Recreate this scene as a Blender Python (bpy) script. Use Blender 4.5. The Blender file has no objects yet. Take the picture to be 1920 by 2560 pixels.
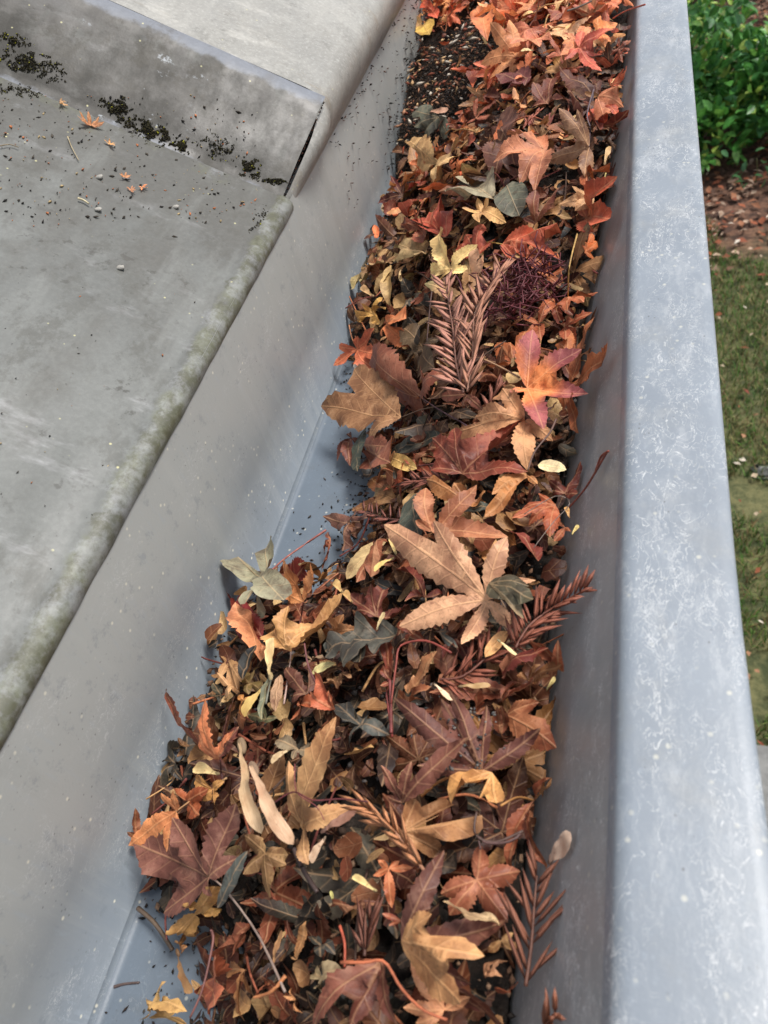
import bpy, bmesh, math, random
import numpy as np
from mathutils import Vector, Matrix, noise
from mathutils.geometry import delaunay_2d_cdt

random.seed(7)
np.random.seed(7)
SC = bpy.context.scene
COL = SC.collection

# ------------------------------------------------------------------ camera
CAMH = 0.18
CAM = Vector((0, 0, CAMH))
RIGHT = Vector((.9456, .2105, -.2477))
UP = Vector((0, .762, .647))
FWD = Vector((-.325, .612, -.7206))
# re-orthogonalise
FWD.normalize(); RIGHT = (RIGHT - FWD * RIGHT.dot(FWD)).normalized(); UP = RIGHT.cross(FWD).normalized()
FPX = 1920.0
cam_data = bpy.data.cameras.new('camera')
cam = bpy.data.objects.new('camera', cam_data); COL.objects.link(cam)
M = Matrix.Identity(4)
for i in range(3):
    M[i][0] = RIGHT[i]; M[i][1] = UP[i]; M[i][2] = -FWD[i]; M[i][3] = CAM[i]
cam.matrix_world = M
cam_data.sensor_width = 36; cam_data.lens = 36 * FPX / 2560
cam_data.clip_start = .01; cam_data.clip_end = 400
cam_data.dof.use_dof = True; cam_data.dof.focus_distance = .36; cam_data.dof.aperture_fstop = 24
SC.camera = cam
# ------------------------------------------------------------------ sky and sun (bright overcast)
SUN_EL, SUN_AZ = math.radians(62), math.radians(58)      # azimuth from +Y towards +X
world = bpy.data.worlds.new('World'); SC.world = world; world.use_nodes = True
wn = world.node_tree.nodes; wl = world.node_tree.links
bgn = wn['Background']
sky = wn.new('ShaderNodeTexSky'); sky.sky_type = 'NISHITA'; sky.sun_disc = False
sky.sun_elevation = SUN_EL; sky.sun_rotation = SUN_AZ; sky.air_density = 1.0; sky.dust_density = 2.5
hs = wn.new('ShaderNodeHueSaturation'); hs.inputs['Saturation'].default_value = .46
wl.new(sky.outputs[0], hs.inputs['Color']); wl.new(hs.outputs[0], bgn.inputs[0])
bgn.inputs[1].default_value = .085
sd = bpy.data.lights.new('sun', 'SUN'); sd.energy = 1.5; sd.angle = math.radians(16); sd.color = (1, .965, .92)
sun = bpy.data.objects.new('sun', sd); COL.objects.link(sun)
sdir = Vector((math.sin(SUN_AZ) * math.cos(SUN_EL), math.cos(SUN_AZ) * math.cos(SUN_EL), math.sin(SUN_EL)))
sun.rotation_euler = sdir.to_track_quat('Z', 'Y').to_euler(); sun.location = (0, 0, 5)
vs = SC.view_settings
vs.view_transform = 'Standard'; vs.look = 'None'; vs.gamma = 1; vs.use_curve_mapping = False
vs.exposure = 1.05
SC.render.engine = 'CYCLES'
SC.cycles.max_bounces = 8; SC.cycles.use_denoising = True

# ------------------------------------------------------------------ helpers
def S(r, g, b):
    f = lambda c: (c / 255 / 12.92) if c / 255 <= .04045 else ((c / 255 + .055) / 1.055) ** 2.4
    return (f(r), f(g), f(b))

def tag(o, label=None, cat=None, group=None, kind=None):
    if label: o['label'] = label
    if cat: o['category'] = cat
    if group: o['group'] = group
    if kind: o['kind'] = kind
    return o

def link(name, me, mat=None, parent=None):
    if mat is not None and len(me.materials) == 0: me.materials.append(mat)
    o = bpy.data.objects.new(name, me); COL.objects.link(o)
    if parent is not None: o.parent = parent
    return o

def empty(name, loc=(0, 0, 0)):
    o = bpy.data.objects.new(name, None); COL.objects.link(o); o.location = loc
    o.empty_display_size = .02
    return o

def mesh_of(name, verts, faces, smooth=True):
    me = bpy.data.meshes.new(name); me.from_pydata([tuple(v) for v in verts], [], faces)
    if smooth: me.polygons.foreach_set('use_smooth', [True] * len(me.polygons))
    me.update(); return me

def np_mesh(name, verts, faces, smooth=False):
    verts = np.asarray(verts, dtype=np.float32); faces = np.asarray(faces, dtype=np.int32)
    me = bpy.data.meshes.new(name)
    k = faces.shape[1]
    me.vertices.add(len(verts)); me.vertices.foreach_set('co', verts.ravel())
    me.loops.add(faces.size); me.loops.foreach_set('vertex_index', faces.ravel())
    me.polygons.add(len(faces)); me.polygons.foreach_set('loop_start', np.arange(0, faces.size, k, dtype=np.int32))
    me.update(calc_edges=True); me.validate()
    if smooth: me.polygons.foreach_set('use_smooth', [True] * len(me.polygons))
    return me

def vcol(me, cols, name='tint'):
    a = me.color_attributes.new(name, 'FLOAT_COLOR', 'POINT')
    a.data.foreach_set('color', np.asarray(cols, dtype=np.float32).ravel())

# ------------------------------------------------------------------ material helpers
class NT:
    def __init__(s, name):
        s.m = bpy.data.materials.new(name); s.m.use_nodes = True
        s.t = s.m.node_tree; s.p = s.t.nodes['Principled BSDF']; s.out = s.t.nodes['Material Output']
    def n(s, typ, **kw):
        nd = s.t.nodes.new(typ)
        for k, v in kw.items(): setattr(nd, k, v)
        return nd
    def l(s, a, b): s.t.links.new(a, b)
    def coords(s, kind='Object'):
        return s.n('ShaderNodeTexCoord').outputs[kind]
    def mapping(s, vec, scale=(1, 1, 1), rot=(0, 0, 0)):
        m = s.n('ShaderNodeMapping'); m.inputs['Scale'].default_value = scale; m.inputs['Rotation'].default_value = rot
        s.l(vec, m.inputs['Vector']); return m.outputs[0]
    def noise(s, vec, scale, detail=4, rough=.55, dist=0):
        n = s.n('ShaderNodeTexNoise'); n.inputs['Scale'].default_value = scale; n.inputs['Detail'].default_value = detail
        n.inputs['Roughness'].default_value = rough; n.inputs['Distortion'].default_value = dist
        s.l(vec, n.inputs['Vector']); return n.outputs['Fac']
    def voro(s, vec, scale, feature='F1', out='Distance', rnd=1):
        n = s.n('ShaderNodeTexVoronoi', feature=feature); n.inputs['Scale'].default_value = scale
        n.inputs['Randomness'].default_value = rnd
        s.l(vec, n.inputs['Vector']); return n.outputs[out]
    def ramp(s, fac, a, b, lo=0., hi=1.):
        r = s.n('ShaderNodeMapRange'); r.clamp = True; r.interpolation_type = 'SMOOTHSTEP'
        r.inputs[1].default_value = a; r.inputs[2].default_value = b; r.inputs[3].default_value = lo; r.inputs[4].default_value = hi
        s.l(fac, r.inputs[0]); return r.outputs[0]
    def math(s, op, a, b=None):
        m = s.n('ShaderNodeMath', operation=op)
        for i, v in enumerate((a, b)):
            if v is None: continue
            if isinstance(v, (int, float)): m.inputs[i].default_value = v
            else: s.l(v, m.inputs[i])
        return m.outputs[0]
    def mix(s, fac, a, b, blend='MIX'):
        m = s.n('ShaderNodeMix', data_type='RGBA', blend_type=blend)
        if isinstance(fac, (int, float)): m.inputs[0].default_value = fac
        else: s.l(fac, m.inputs[0])
        for i, v in ((6, a), (7, b)):
            if isinstance(v, tuple): m.inputs[i].default_value = (*v[:3], 1)
            else: s.l(v, m.inputs[i])
        return m.outputs[2]
    def sep(s, vec):
        n = s.n('ShaderNodeSeparateXYZ'); s.l(vec, n.inputs[0]); return n.outputs
    def bump(s, h, strength=.3, dist=.001):
        b = s.n('ShaderNodeBump'); b.inputs['Strength'].default_value = strength; b.inputs['Distance'].default_value = dist
        s.l(h, b.inputs['Height']); s.l(b.outputs[0], s.p.inputs['Normal'])
    def color(s, c): s.l(c, s.p.inputs['Base Color'])
    def rough(s, r):
        if isinstance(r, (int, float)): s.p.inputs['Roughness'].default_value = r
        else: s.l(r, s.p.inputs['Roughness'])

def scratches(nt, vec, scale, width, mask_scale, mlo, mhi, dist=1.6, aniso=(1, .55, 1), rot=(0, 0, 0)):
    v = nt.mapping(vec, aniso, rot)
    a = nt.noise(v, scale, 3, .6, dist)
    r = nt.math('ABSOLUTE', nt.math('SUBTRACT', a, .5))
    line = nt.ramp(r, 0, width, 1, 0)
    msk = nt.ramp(nt.noise(nt.mapping(vec, (1, .45, 1), (0, 0, rot[2] + .5)), mask_scale, 3, .6), mlo, mhi)
    return nt.math('MULTIPLY', line, msk)

def paint_material(name, base, dust, dust_lo=None, dust_hi=None, hair=.6, mlo=.42, mhi=.62, rough=.38, fleck=.6, edge=False):
    nt = NT(name); v = nt.coords()
    big = nt.noise(v, 14, 4, .6)
    c = nt.mix(nt.ramp(big, .3, .7), tuple(x * .93 for x in base), tuple(min(1, x * 1.07) for x in base))
    if dust_lo is not None:           # dry brown silt film that ends in a ragged tide line
        z = nt.sep(v)[2]
        wob = nt.math('MULTIPLY', nt.math('SUBTRACT', nt.noise(nt.mapping(v, (1, 1, .35)), 26, 5, .65), .5), .05)
        zz = nt.math('ADD', z, wob)
        c = nt.mix(nt.math('MULTIPLY', nt.ramp(zz, dust_lo, dust_hi), .85), c, dust)
    else:
        c = nt.mix(nt.ramp(nt.noise(v, 20, 5, .7), .5, .72, 0, .5), c, dust)
    if dust_lo is not None:
        run = nt.ramp(nt.noise(nt.mapping(v, (1, 1, .07)), 75, 5, .65), .50, .70, 0, .12)
        c = nt.mix(run, c, tuple(min(1, q * 1.25) for q in dust))
        run2 = nt.math('MULTIPLY', nt.ramp(nt.noise(nt.mapping(v, (1, 1, .12)), 30, 6, .7), .54, .66), nt.ramp(nt.noise(v, 9, 3), .42, .6))
        c = nt.mix(nt.math('MULTIPLY', run2, .22), c, tuple(q * .62 for q in dust))
        blo = nt.ramp(nt.noise(v, 130, 6, .75), .56, .66, 0, .3)
        c = nt.mix(blo, c, tuple(q * .78 for q in base))
    # fine streaks
    st = nt.noise(nt.mapping(v, (1, 1, .15)), 420, 3, .6)
    c = nt.mix(nt.ramp(st, .56, .75, 0, .22), c, tuple(min(1, x * 1.7) for x in base))
    hairs = scratches(nt, v, 170, .013, 48, mlo, mhi)
    hairs2 = scratches(nt, v, 400, .022, 70, mlo + .04, mhi + .06, dist=1.0)
    h = nt.math('MULTIPLY', nt.math('MAXIMUM', hairs, hairs2), hair)
    c = nt.mix(h, c, (.78, .78, .76))
    if dust_lo is None and hair == .62:
        chalk = nt.ramp(nt.noise(nt.mapping(v, (1, .4, 1), (0, 0, .6)), 130, 8, .78), .47, .68, 0, .34)
        chalk = nt.math('MULTIPLY', chalk, nt.ramp(nt.noise(v, 13, 4, .6), .32, .66))
        c = nt.mix(chalk, c, (.66, .67, .67))
        grime = nt.math('MULTIPLY', nt.ramp(nt.noise(nt.mapping(v, (1, .3, 1)), 42, 6, .7), .55, .70), .3)
        c = nt.mix(grime, c, S(126, 124, 118))
    # chalky bloom around the hairs
    bloom = nt.ramp(nt.noise(nt.mapping(v, (1, .45, 1), (0, 0, .5)), 55, 5, .7), mlo + .06, mhi + .12, 0, .22 * hair)
    c = nt.mix(bloom, c, (.72, .72, .70))
    # tiny pale flecks and dark specks
    d1 = nt.voro(v, 190); f1 = nt.math('MULTIPLY', nt.ramp(d1, .06, .17, 1, 0), nt.ramp(nt.noise(v, 60, 2), .46, .56))
    c = nt.mix(nt.math('MULTIPLY', f1, fleck), c, (.62, .60, .5))
    d2 = nt.voro(nt.mapping(v, (1.13, .9, 1.2)), 330); f2 = nt.math('MULTIPLY', nt.ramp(d2, .06, .16, 1, 0), nt.ramp(nt.noise(v, 25, 3), .52, .6))
    c = nt.mix(nt.math('MULTIPLY', f2, .55), c, (.06, .055, .05))
    nt.color(c)
    nt.rough(nt.math('ADD', nt.math('MULTIPLY', h, .35), nt.ramp(big, .3, .7, rough - .05, rough + .1)))
    nt.bump(nt.noise(v, 900, 4, .6), .10, .0006)
    nt.p.inputs['Specular IOR Level'].default_value = .5
    return nt.m

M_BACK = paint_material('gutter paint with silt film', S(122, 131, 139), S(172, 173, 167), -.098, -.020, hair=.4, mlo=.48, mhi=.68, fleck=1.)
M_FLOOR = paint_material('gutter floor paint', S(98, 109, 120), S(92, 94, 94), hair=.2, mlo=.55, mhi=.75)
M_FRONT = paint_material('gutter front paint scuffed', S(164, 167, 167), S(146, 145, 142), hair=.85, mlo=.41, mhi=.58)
M_RIM = paint_material('gutter rim paint weathered', S(134, 142, 150), S(148, 149, 146), hair=.62, mlo=.43, mhi=.59, rough=.36)

def roof_material(name, base, moss_on=True, pale=False, riser=False):
    nt = NT(name); v = nt.coords()
    b1 = nt.noise(v, 9, 6, .65); b2 = nt.noise(nt.mapping(v, (1, .4, 1)), 45, 6, .7)
    c = nt.mix(nt.ramp(b1, .3, .7), tuple(x * .80 for x in base), tuple(min(1, x * 1.12) for x in base))
    # lichen-dark mottling
    dark = nt.math('MULTIPLY', nt.ramp(nt.noise(nt.mapping(v, (1, .75, 1)), 75, 7, .75), .48, .60), nt.ramp(nt.noise(v, 15, 4), .36, .58))
    c = nt.mix(nt.math('MULTIPLY', dark, .75 if not pale else .25), c, S(84, 84, 78))
    dk2 = nt.math('MULTIPLY', nt.ramp(nt.noise(v, 170, 4, .65), .57, .68), nt.ramp(nt.noise(v, 24, 3), .42, .62))
    c = nt.mix(nt.math('MULTIPLY', dk2, .75 if not pale else .25), c, S(58, 56, 50))
    # chalky bloom
    ch = nt.ramp(nt.noise(nt.mapping(v, (.5, 1.3, .5)), 30, 5, .7), .56, .72, 0, .55)
    ch = nt.math('MULTIPLY', ch, .25 if riser else 1.)
    c = nt.mix(ch, c, S(172, 172, 172) if not pale else S(196, 193, 184))
    if pale:
        br = nt.math('MULTIPLY', nt.ramp(nt.noise(nt.mapping(v, (.5, 1.6, .5)), 40, 5, .7), .52, .64), nt.ramp(nt.noise(v, 7, 2), .42, .58))
        c = nt.mix(nt.math('MULTIPLY', br, .6), c, S(140, 128, 108))
        spk = nt.ramp(nt.noise(v, 520, 5, .8), .52, .66, 0, .35)
        c = nt.mix(spk, c, S(206, 204, 198))
    if moss_on:
        # algae: patchy, kept wet along the drip edge (object space u = distance from the eave)
        a = nt.n('ShaderNodeAttribute', attribute_name='wet').outputs['Fac']
        g = nt.ramp(nt.math('ADD', nt.math('MULTIPLY', a, .5), nt.noise(v, 38, 6, .7)), .86, 1.06)
        dn = nt.n('ShaderNodeAttribute', attribute_name='dirt').outputs['Fac']
        df = nt.ramp(nt.math('ADD', nt.math('MULTIPLY', dn, .42), nt.noise(nt.mapping(v, (1, .6, 1)), 24, 6, .7)), .52, .84)
        c = nt.mix(nt.math('MULTIPLY', df, .70), c, S(80, 77, 70))
        c = nt.mix(nt.math('MULTIPLY', g, .55), c, S(106, 108, 78))
        g2 = nt.ramp(nt.math('ADD', nt.math('MULTIPLY', a, .42), nt.noise(v, 110, 5, .7)), .86, 1.0)
        c = nt.mix(nt.math('MULTIPLY', g2, .6), c, S(70, 68, 46))
        w = nt.ramp(nt.math('ADD', nt.math('MULTIPLY', a, .3), nt.noise(nt.mapping(v, (1.2, 1, 1)), 60, 6, .75)), .74, .92)
        c = nt.mix(nt.math('MULTIPLY', w, .30), c, S(180, 182, 186))
    if riser:
        wt = nt.n('ShaderNodeAttribute', attribute_name='wet').outputs['Fac']
        blot = nt.ramp(nt.math('ADD', nt.math('MULTIPLY', wt, .22), nt.noise(nt.mapping(v, (.7, 1, .7)), 48, 6, .72)), .53, .71)
        c = nt.mix(nt.math('MULTIPLY', blot, .9), c, S(38, 35, 25))
        st = nt.math('MULTIPLY', nt.ramp(nt.noise(nt.mapping(v, (1, 1, 1)), 62, 6, .75), .47, .60), nt.ramp(nt.noise(v, 20, 3), .42, .58))
        c = nt.mix(nt.math('MULTIPLY', st, .85), c, S(50, 45, 32))
        wl_ = nt.math('MULTIPLY', nt.ramp(nt.noise(v, 85, 5, .7), .60, .68), nt.ramp(nt.noise(v, 22, 2), .48, .6))
        c = nt.mix(nt.math('MULTIPLY', wl_, .8), c, S(188, 194, 198))
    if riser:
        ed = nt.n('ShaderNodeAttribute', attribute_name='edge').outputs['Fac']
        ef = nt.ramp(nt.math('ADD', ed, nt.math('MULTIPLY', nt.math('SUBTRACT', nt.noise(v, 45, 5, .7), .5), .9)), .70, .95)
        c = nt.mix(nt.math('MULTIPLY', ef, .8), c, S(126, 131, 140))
    d1 = nt.voro(v, 150); f1 = nt.math('MULTIPLY', nt.ramp(d1, .04, .11, 1, 0), nt.ramp(nt.noise(v, 37, 2), .54, .6))
    c = nt.mix(nt.math('MULTIPLY', f1, .8), c, (.62, .58, .30))
    sk = nt.ramp(nt.noise(nt.mapping(v, (1, .18, 1), (0, 0, .25)), 60, 4, .6), .52, .68, 0, .34)
    c = nt.mix(sk, c, tuple(min(1, q * 1.45) for q in base))
    gr0 = nt.ramp(nt.noise(v, 420, 4, .7), .40, .66, .92, 1.05)
    gm = nt.n('ShaderNodeVectorMath', operation='SCALE'); nt.l(c, gm.inputs[0]); nt.l(gr0, gm.inputs[3]); c = gm.outputs[0]
    nt.color(c); nt.rough(nt.ramp(b2, .3, .7, .40, .62))
    nt.bump(nt.noise(v, 500, 5, .65), .10, .0008)
    return nt.m
M_PAN = roof_material('weathered roof sheet', S(110, 112, 108))
M_PLAT = roof_material('bleached roof sheet', S(154, 152, 145), moss_on=False, pale=True)
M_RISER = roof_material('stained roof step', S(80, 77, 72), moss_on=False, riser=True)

def leaf_material():
    nt = NT('dry leaf'); v = nt.coords()
    oi = nt.n('ShaderNodeObjectInfo')
    tint = nt.n('ShaderNodeAttribute', attribute_name='tint').outputs['Color']
    info = nt.n('ShaderNodeAttribute', attribute_name='vein').outputs['Vector']
    s = nt.sep(info)
    d, along, rnd = s[0], s[1], s[2]
    base = nt.mix(1.0, nt.mix(1.0, oi.outputs['Color'], tint, 'MULTIPLY'), (1.0, 1.0, 1.0), 'MULTIPLY')
    gmn = nt.n('ShaderNodeGamma'); gmn.inputs[1].default_value = 1.15; nt.l(base, gmn.inputs[0]); base = nt.mix(1.0, gmn.outputs[0], (1.40, 1.47, 1.26), 'MULTIPLY')
    hsn = nt.n('ShaderNodeHueSaturation'); hsn.inputs['Saturation'].default_value = .95; nt.l(base, hsn.inputs['Color']); base = hsn.outputs[0]
    off = nt.n('ShaderNodeVectorMath', operation='ADD'); nt.l(v, off.inputs[0])
    cmb = nt.n('ShaderNodeCombineXYZ'); r7 = nt.math('ADD', nt.math('MULTIPLY', oi.outputs['Random'], 37.), nt.math('MULTIPLY', rnd, 11.))
    for i in range(3): nt.l(r7, cmb.inputs[i])
    nt.l(cmb.outputs[0], off.inputs[1]); vv = off.outputs[0]
    n1 = nt.noise(vv, 60, 5, .65); n2 = nt.noise(vv, 260, 5, .7); n3 = nt.noise(vv, 950, 3, .6)
    dk = nt.mix(1.0, base, (.50, .40, .38), 'MULTIPLY')
    lt = nt.mix(.55, base, nt.mix(1.0, base, (1.45, 1.35, 1.2), 'MULTIPLY'))
    c = nt.mix(nt.ramp(n1, .36, .64), dk, lt)
    c = nt.mix(.85, base, c)
    pal = nt.mix(.35, nt.mix(1.0, base, (1.35, 1.32, 1.25), 'MULTIPLY'), S(196, 164, 136))
    c = nt.mix(nt.ramp(nt.noise(vv, 120, 4, .6), .54, .68, 0, .5), c, pal)
    c = nt.mix(nt.ramp(n2, .53, .68, 0, .65), c, nt.mix(1.0, base, (.42, .30, .28), 'MULTIPLY'))
    c = nt.mix(nt.ramp(n3, .55, .72, 0, .5), c, nt.mix(1.0, base, (.45, .36, .32), 'MULTIPLY'))
    blt = nt.math('MULTIPLY', nt.ramp(nt.noise(vv, 95, 6, .7), .57, .66), .55)
    c = nt.mix(blt, c, nt.mix(1.0, base, (.34, .26, .25), 'MULTIPLY'))
    # secondary veins run forward from the midrib
    sv = nt.math('FRACT', nt.math('MULTIPLY', nt.math('SUBTRACT', along, nt.math('MULTIPLY', d, .9)), 170.))
    sv = nt.ramp(nt.math('ABSOLUTE', nt.math('SUBTRACT', sv, .5)), .0, .10, 1, 0)
    vein = nt.ramp(d, .00012, .00046, 1, 0)
    vcolr = nt.mix(.5, nt.mix(1.0, base, (1.5, 1.4, 1.25), 'MULTIPLY'), S(206, 164, 122))
    c = nt.mix(nt.math('MULTIPLY', sv, .26), c, vcolr)
    c = nt.mix(nt.math('MULTIPLY', vein, nt.ramp(n1, .3, .6, .35, .8)), c, vcolr)
    nt.color(c)
    nt.rough(nt.ramp(n1, .3, .7, .42, .66))
    nt.p.inputs['Specular IOR Level'].default_value = .4
    hgt = nt.math('ADD', nt.math('ADD', nt.math('MULTIPLY', vein, .7), nt.math('MULTIPLY', sv, .3)), nt.math('MULTIPLY', n2, 1.2))
    nt.bump(hgt, .45, .0008)
    tr = nt.n('ShaderNodeBsdfTranslucent'); nt.l(c, tr.inputs[0])
    mx = nt.n('ShaderNodeMixShader'); mx.inputs[0].default_value = .14
    nt.l(nt.p.outputs[0], mx.inputs[1]); nt.l(tr.outputs[0], mx.inputs[2]); nt.l(mx.outputs[0], nt.out.inputs[0])
    return nt.m
M_LEAF = leaf_material()

def flat_obj_material(name, rough=.6, var=.35, scale=300):
    nt = NT(name); v = nt.coords(); oi = nt.n('ShaderNodeObjectInfo')
    base = oi.outputs['Color']
    n1 = nt.noise(v, scale, 4, .65)
    c = nt.mix(nt.ramp(n1, .35, .68), nt.mix(1.0, base, (1 - var, 1 - var * 1.1, 1 - var * 1.15), 'MULTIPLY'), nt.mix(1., base, (1.12, 1.1, 1.06), 'MULTIPLY'))
    nt.color(c); nt.rough(rough); nt.bump(n1, .3, .0006)
    return nt.m
M_STEM = flat_obj_material('dry stalk', .55)
M_NEEDLE = flat_obj_material('dry needle', .55, .4, 220)
M_SEED = flat_obj_material('papery seed wing', .6, .28, 420)

def wing_material():
    nt = NT('seed wing'); v = nt.coords(); oi = nt.n('ShaderNodeObjectInfo'); base = oi.outputs['Color']
    st = nt.noise(nt.mapping(v, (.12, 1, .3), (0, 0, .25)), 1500, 3, .6); n1 = nt.noise(v, 140, 5, .7); n2 = nt.noise(v, 520, 4, .65)
    c = nt.mix(nt.ramp(st, .42, .6, 0, .3), base, nt.mix(1., base, (.62, .52, .46), 'MULTIPLY'))
    c = nt.mix(nt.ramp(n1, .5, .68, 0, .45), c, nt.mix(1., base, (.72, .55, .48), 'MULTIPLY'))
    c = nt.mix(nt.ramp(n2, .62, .70, 0, .6), c, nt.mix(1., base, (.4, .32, .3), 'MULTIPLY'))
    nt.color(nt.mix(1., c, (1.15, 1.15, 1.12), 'MULTIPLY')); nt.rough(.55); nt.bump(st, .35, .0006)
    return nt.m
M_WING = wing_material()
def soil_material():
    nt = NT('humus'); v = nt.coords()
    n1 = nt.noise(v, 120, 6, .7); n2 = nt.noise(v, 600, 5, .7)
    c = nt.mix(nt.ramp(n1, .35, .65), (.012, .010, .008), (.050, .034, .024))
    c = nt.mix(nt.ramp(n2, .60, .72, 0, .7), c, (.16, .11, .075))
    nt.color(c); nt.rough(.8); nt.bump(n2, .8, .003)
    return nt.m
M_SOIL = soil_material()

def tint_material(name, rough=.75, bump=True, scale=500, spec=.3, transl=0):
    """colour comes from the per-piece tint attribute"""
    nt = NT(name); v = nt.coords()
    t = nt.n('ShaderNodeAttribute', attribute_name='tint').outputs['Color']
    n1 = nt.noise(v, scale, 4, .65)
    c = nt.mix(nt.ramp(n1, .35, .68), nt.mix(1.0, t, (.6, .58, .56), 'MULTIPLY'), nt.mix(1., t, (1.15, 1.12, 1.08), 'MULTIPLY'))
    nt.color(c); nt.rough(rough); nt.p.inputs['Specular IOR Level'].default_value = spec
    if bump: nt.bump(n1, .4, .0008)
    if transl:
        tr = nt.n('ShaderNodeBsdfTranslucent'); nt.l(c, tr.inputs[0])
        mx = nt.n('ShaderNodeMixShader'); mx.inputs[0].default_value = transl
        nt.l(nt.p.outputs[0], mx.inputs[1]); nt.l(tr.outputs[0], mx.inputs[2]); nt.l(mx.outputs[0], nt.out.inputs[0])
    return nt.m
M_CRUMB = tint_material('crumbs of earth and grit', .85)
M_GREEN = tint_material('living leaf', .38, False, 40, .5, .2)
M_GRASSB = tint_material('grass blade', .5, False, 30, .4, .2)
M_MOSS = tint_material('moss', .9, False, 600, .2)

# ------------------------------------------------------------------ the gutter
Y0, Y1 = -.45, 2.6
XL, ZF = -.182, -.102
XRT, KR = -.006, .42
def xr(z): return XRT + KR * z
def arc(cx, cz, r, a0, a1, n):
    return [(cx + r * math.cos(math.radians(a0 + (a1 - a0) * i / n)), cz + r * math.sin(math.radians(a0 + (a1 - a0) * i / n))) for i in range(n + 1)]

def extrude_profile(name, prof, mat, parent=None, ys=None, wob=.0, thick=0, smooth=True, flare=False):
    ys = ys if ys is not None else np.linspace(Y0, Y1, 120)
    V, F = [], []
    n = len(prof)
    for y in ys:
        w = wob * noise.noise(Vector((0.3, y * 3.1, 7.7))) if wob else 0
        for (x, z) in prof:
            fl = .0042 * max(0., (.15 - y) / .13) ** 2 * max(0., min(1., (x - .004) / .016)) if (flare and y > -.1) else (.0155 * max(0., min(1., (x - .004) / .016)) if flare else 0)
            V.append((x + w + fl, y, z + w * .4))
    for j in range(len(ys) - 1):
        for i in range(n - 1):
            a = j * n + i
            F.append((a, a + 1, a + n + 1, a + n))
    me = mesh_of(name, V, F, smooth)
    o = link(name, me, mat, parent)
    if thick:
        m = o.modifiers.new('s', 'SOLIDIFY'); m.thickness = thick; m.offset = 0
    return o

gutter = empty('gutter', (0, 0, 0))
tag(gutter, 'grey painted metal box gutter filled with dead leaves along the eave', 'gutter')
r = .004
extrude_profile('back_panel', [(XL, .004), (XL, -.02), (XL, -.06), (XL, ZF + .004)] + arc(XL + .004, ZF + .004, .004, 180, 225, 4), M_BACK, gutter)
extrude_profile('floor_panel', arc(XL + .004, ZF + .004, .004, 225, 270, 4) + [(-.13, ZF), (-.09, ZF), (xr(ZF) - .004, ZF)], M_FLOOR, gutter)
fx = xr(ZF)
zt = -.006
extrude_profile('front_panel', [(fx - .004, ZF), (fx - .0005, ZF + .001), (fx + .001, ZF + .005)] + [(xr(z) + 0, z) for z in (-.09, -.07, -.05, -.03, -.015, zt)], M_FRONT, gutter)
# the rim: rolled inner shoulder, flat top, folded outer drop
shoulder = [(xr(zt), zt), (xr(-.0035), -.0035), (xr(-.0022) + .0001, -.0022), (xr(-.0012) + .0004, -.0011), (xr(0) + .0010, -.0004), (xr(0) + .0020, 0.), (xr(0) + .0034, .0001)]
rim = shoulder + [(.006, .0002), (.012, .0002), (.0185, .0), (.0216, -.0003)] + [(.0224, -.0008), (.0227, -.0018), (.0226, -.006), (.021, -.03), (.012, -.06), (0., -.075), (-.02, -.106), (-.10, -.107), (XL - .003, -.107)]
extrude_profile('rim', rim, M_RIM, gutter, wob=.0006, flare=True)

# ------------------------------------------------------------------ the roof
PITCH = math.radians(33)
CP, SP = math.cos(PITCH), math.sin(PITCH)
EX, EZ = -.186, .005
def rp(u, y, n): return Vector((EX - CP * u + SP * n, y, EZ + SP * u + CP * n))
roof = empty('roof', (EX, 0, EZ)); roof['kind'] = 'structure'
roof['label'] = 'weathered grey roof sheets stepping down to the gutter'
YB, YT, RH = .369, .426, .0285
def roof_grid(name, rows, ys, mat, wet=None, bumpy=.0006):
    """rows: list of f(y) -> point, from eave upwards"""
    V, F, W = [], [], []
    n = len(rows)
    for y in ys:
        for k, f in enumerate(rows):
            p = f(y)
            p = p + Vector((SP, 0, CP)) * bumpy * noise.noise(Vector((p.x * 25, p.y * 25, k * .1)))
            V.append(p - Vector((EX, 0, EZ))); W.append(wet(k, y) if wet else 0)
    for j in range(len(ys) - 1):
        for i in range(n - 1):
            a = j * n + i; F.append((a, a + n, a + n + 1, a + 1))
    me = mesh_of(name, V, F)
    a = me.attributes.new('wet', 'FLOAT', 'POINT'); a.data.foreach_set('value', W)
    return link(name, me, mat, roof)
# lower sheet with its rolled drip edge
us = [0.003, 0.007, .012, .018, .026, .036, .05, .08, .12, .18, .25, .35, .5, .8, 1.2, 1.6]
lip = [Vector((.0044, 0, -.0070)), Vector((.0052, 0, -.0050)), Vector((.0052, 0, -.0024)), Vector((.0038, 0, -.0002)), Vector((.0012, 0, .0019))]
rows, wets = [], []
for q in lip:
    rows.append((lambda q: (lambda y: Vector((EX, y, EZ)) + q + Vector((.0003 * noise.noise(Vector((0, y * 60, 1))), 0, .0005 * noise.noise(Vector((4, y * 70, 2)))))))(q))
    wets.append(1.0)
for u in us:
    rows.append((lambda u: (lambda y: rp(u, y, .0012)))(u)); wets.append(max(0, 1 - u / .010))
ysP = list(np.linspace(Y0, YB - .012, 160)) + [YB - .006, YB]
def wetP(k, y):
    return max(wets[k], max(0, 1 - (YB - y) / .05) * .75) * (1 if y < YB else 1)
lsh = roof_grid('lower_sheet', rows, ysP, M_PAN, wetP)
a_ = lsh.data.attributes.new('dirt', 'FLOAT', 'POINT'); a_.data.foreach_set('value', [max(0., 1 - (YB - y) / .17) for y in ysP for _ in rows])
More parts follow.
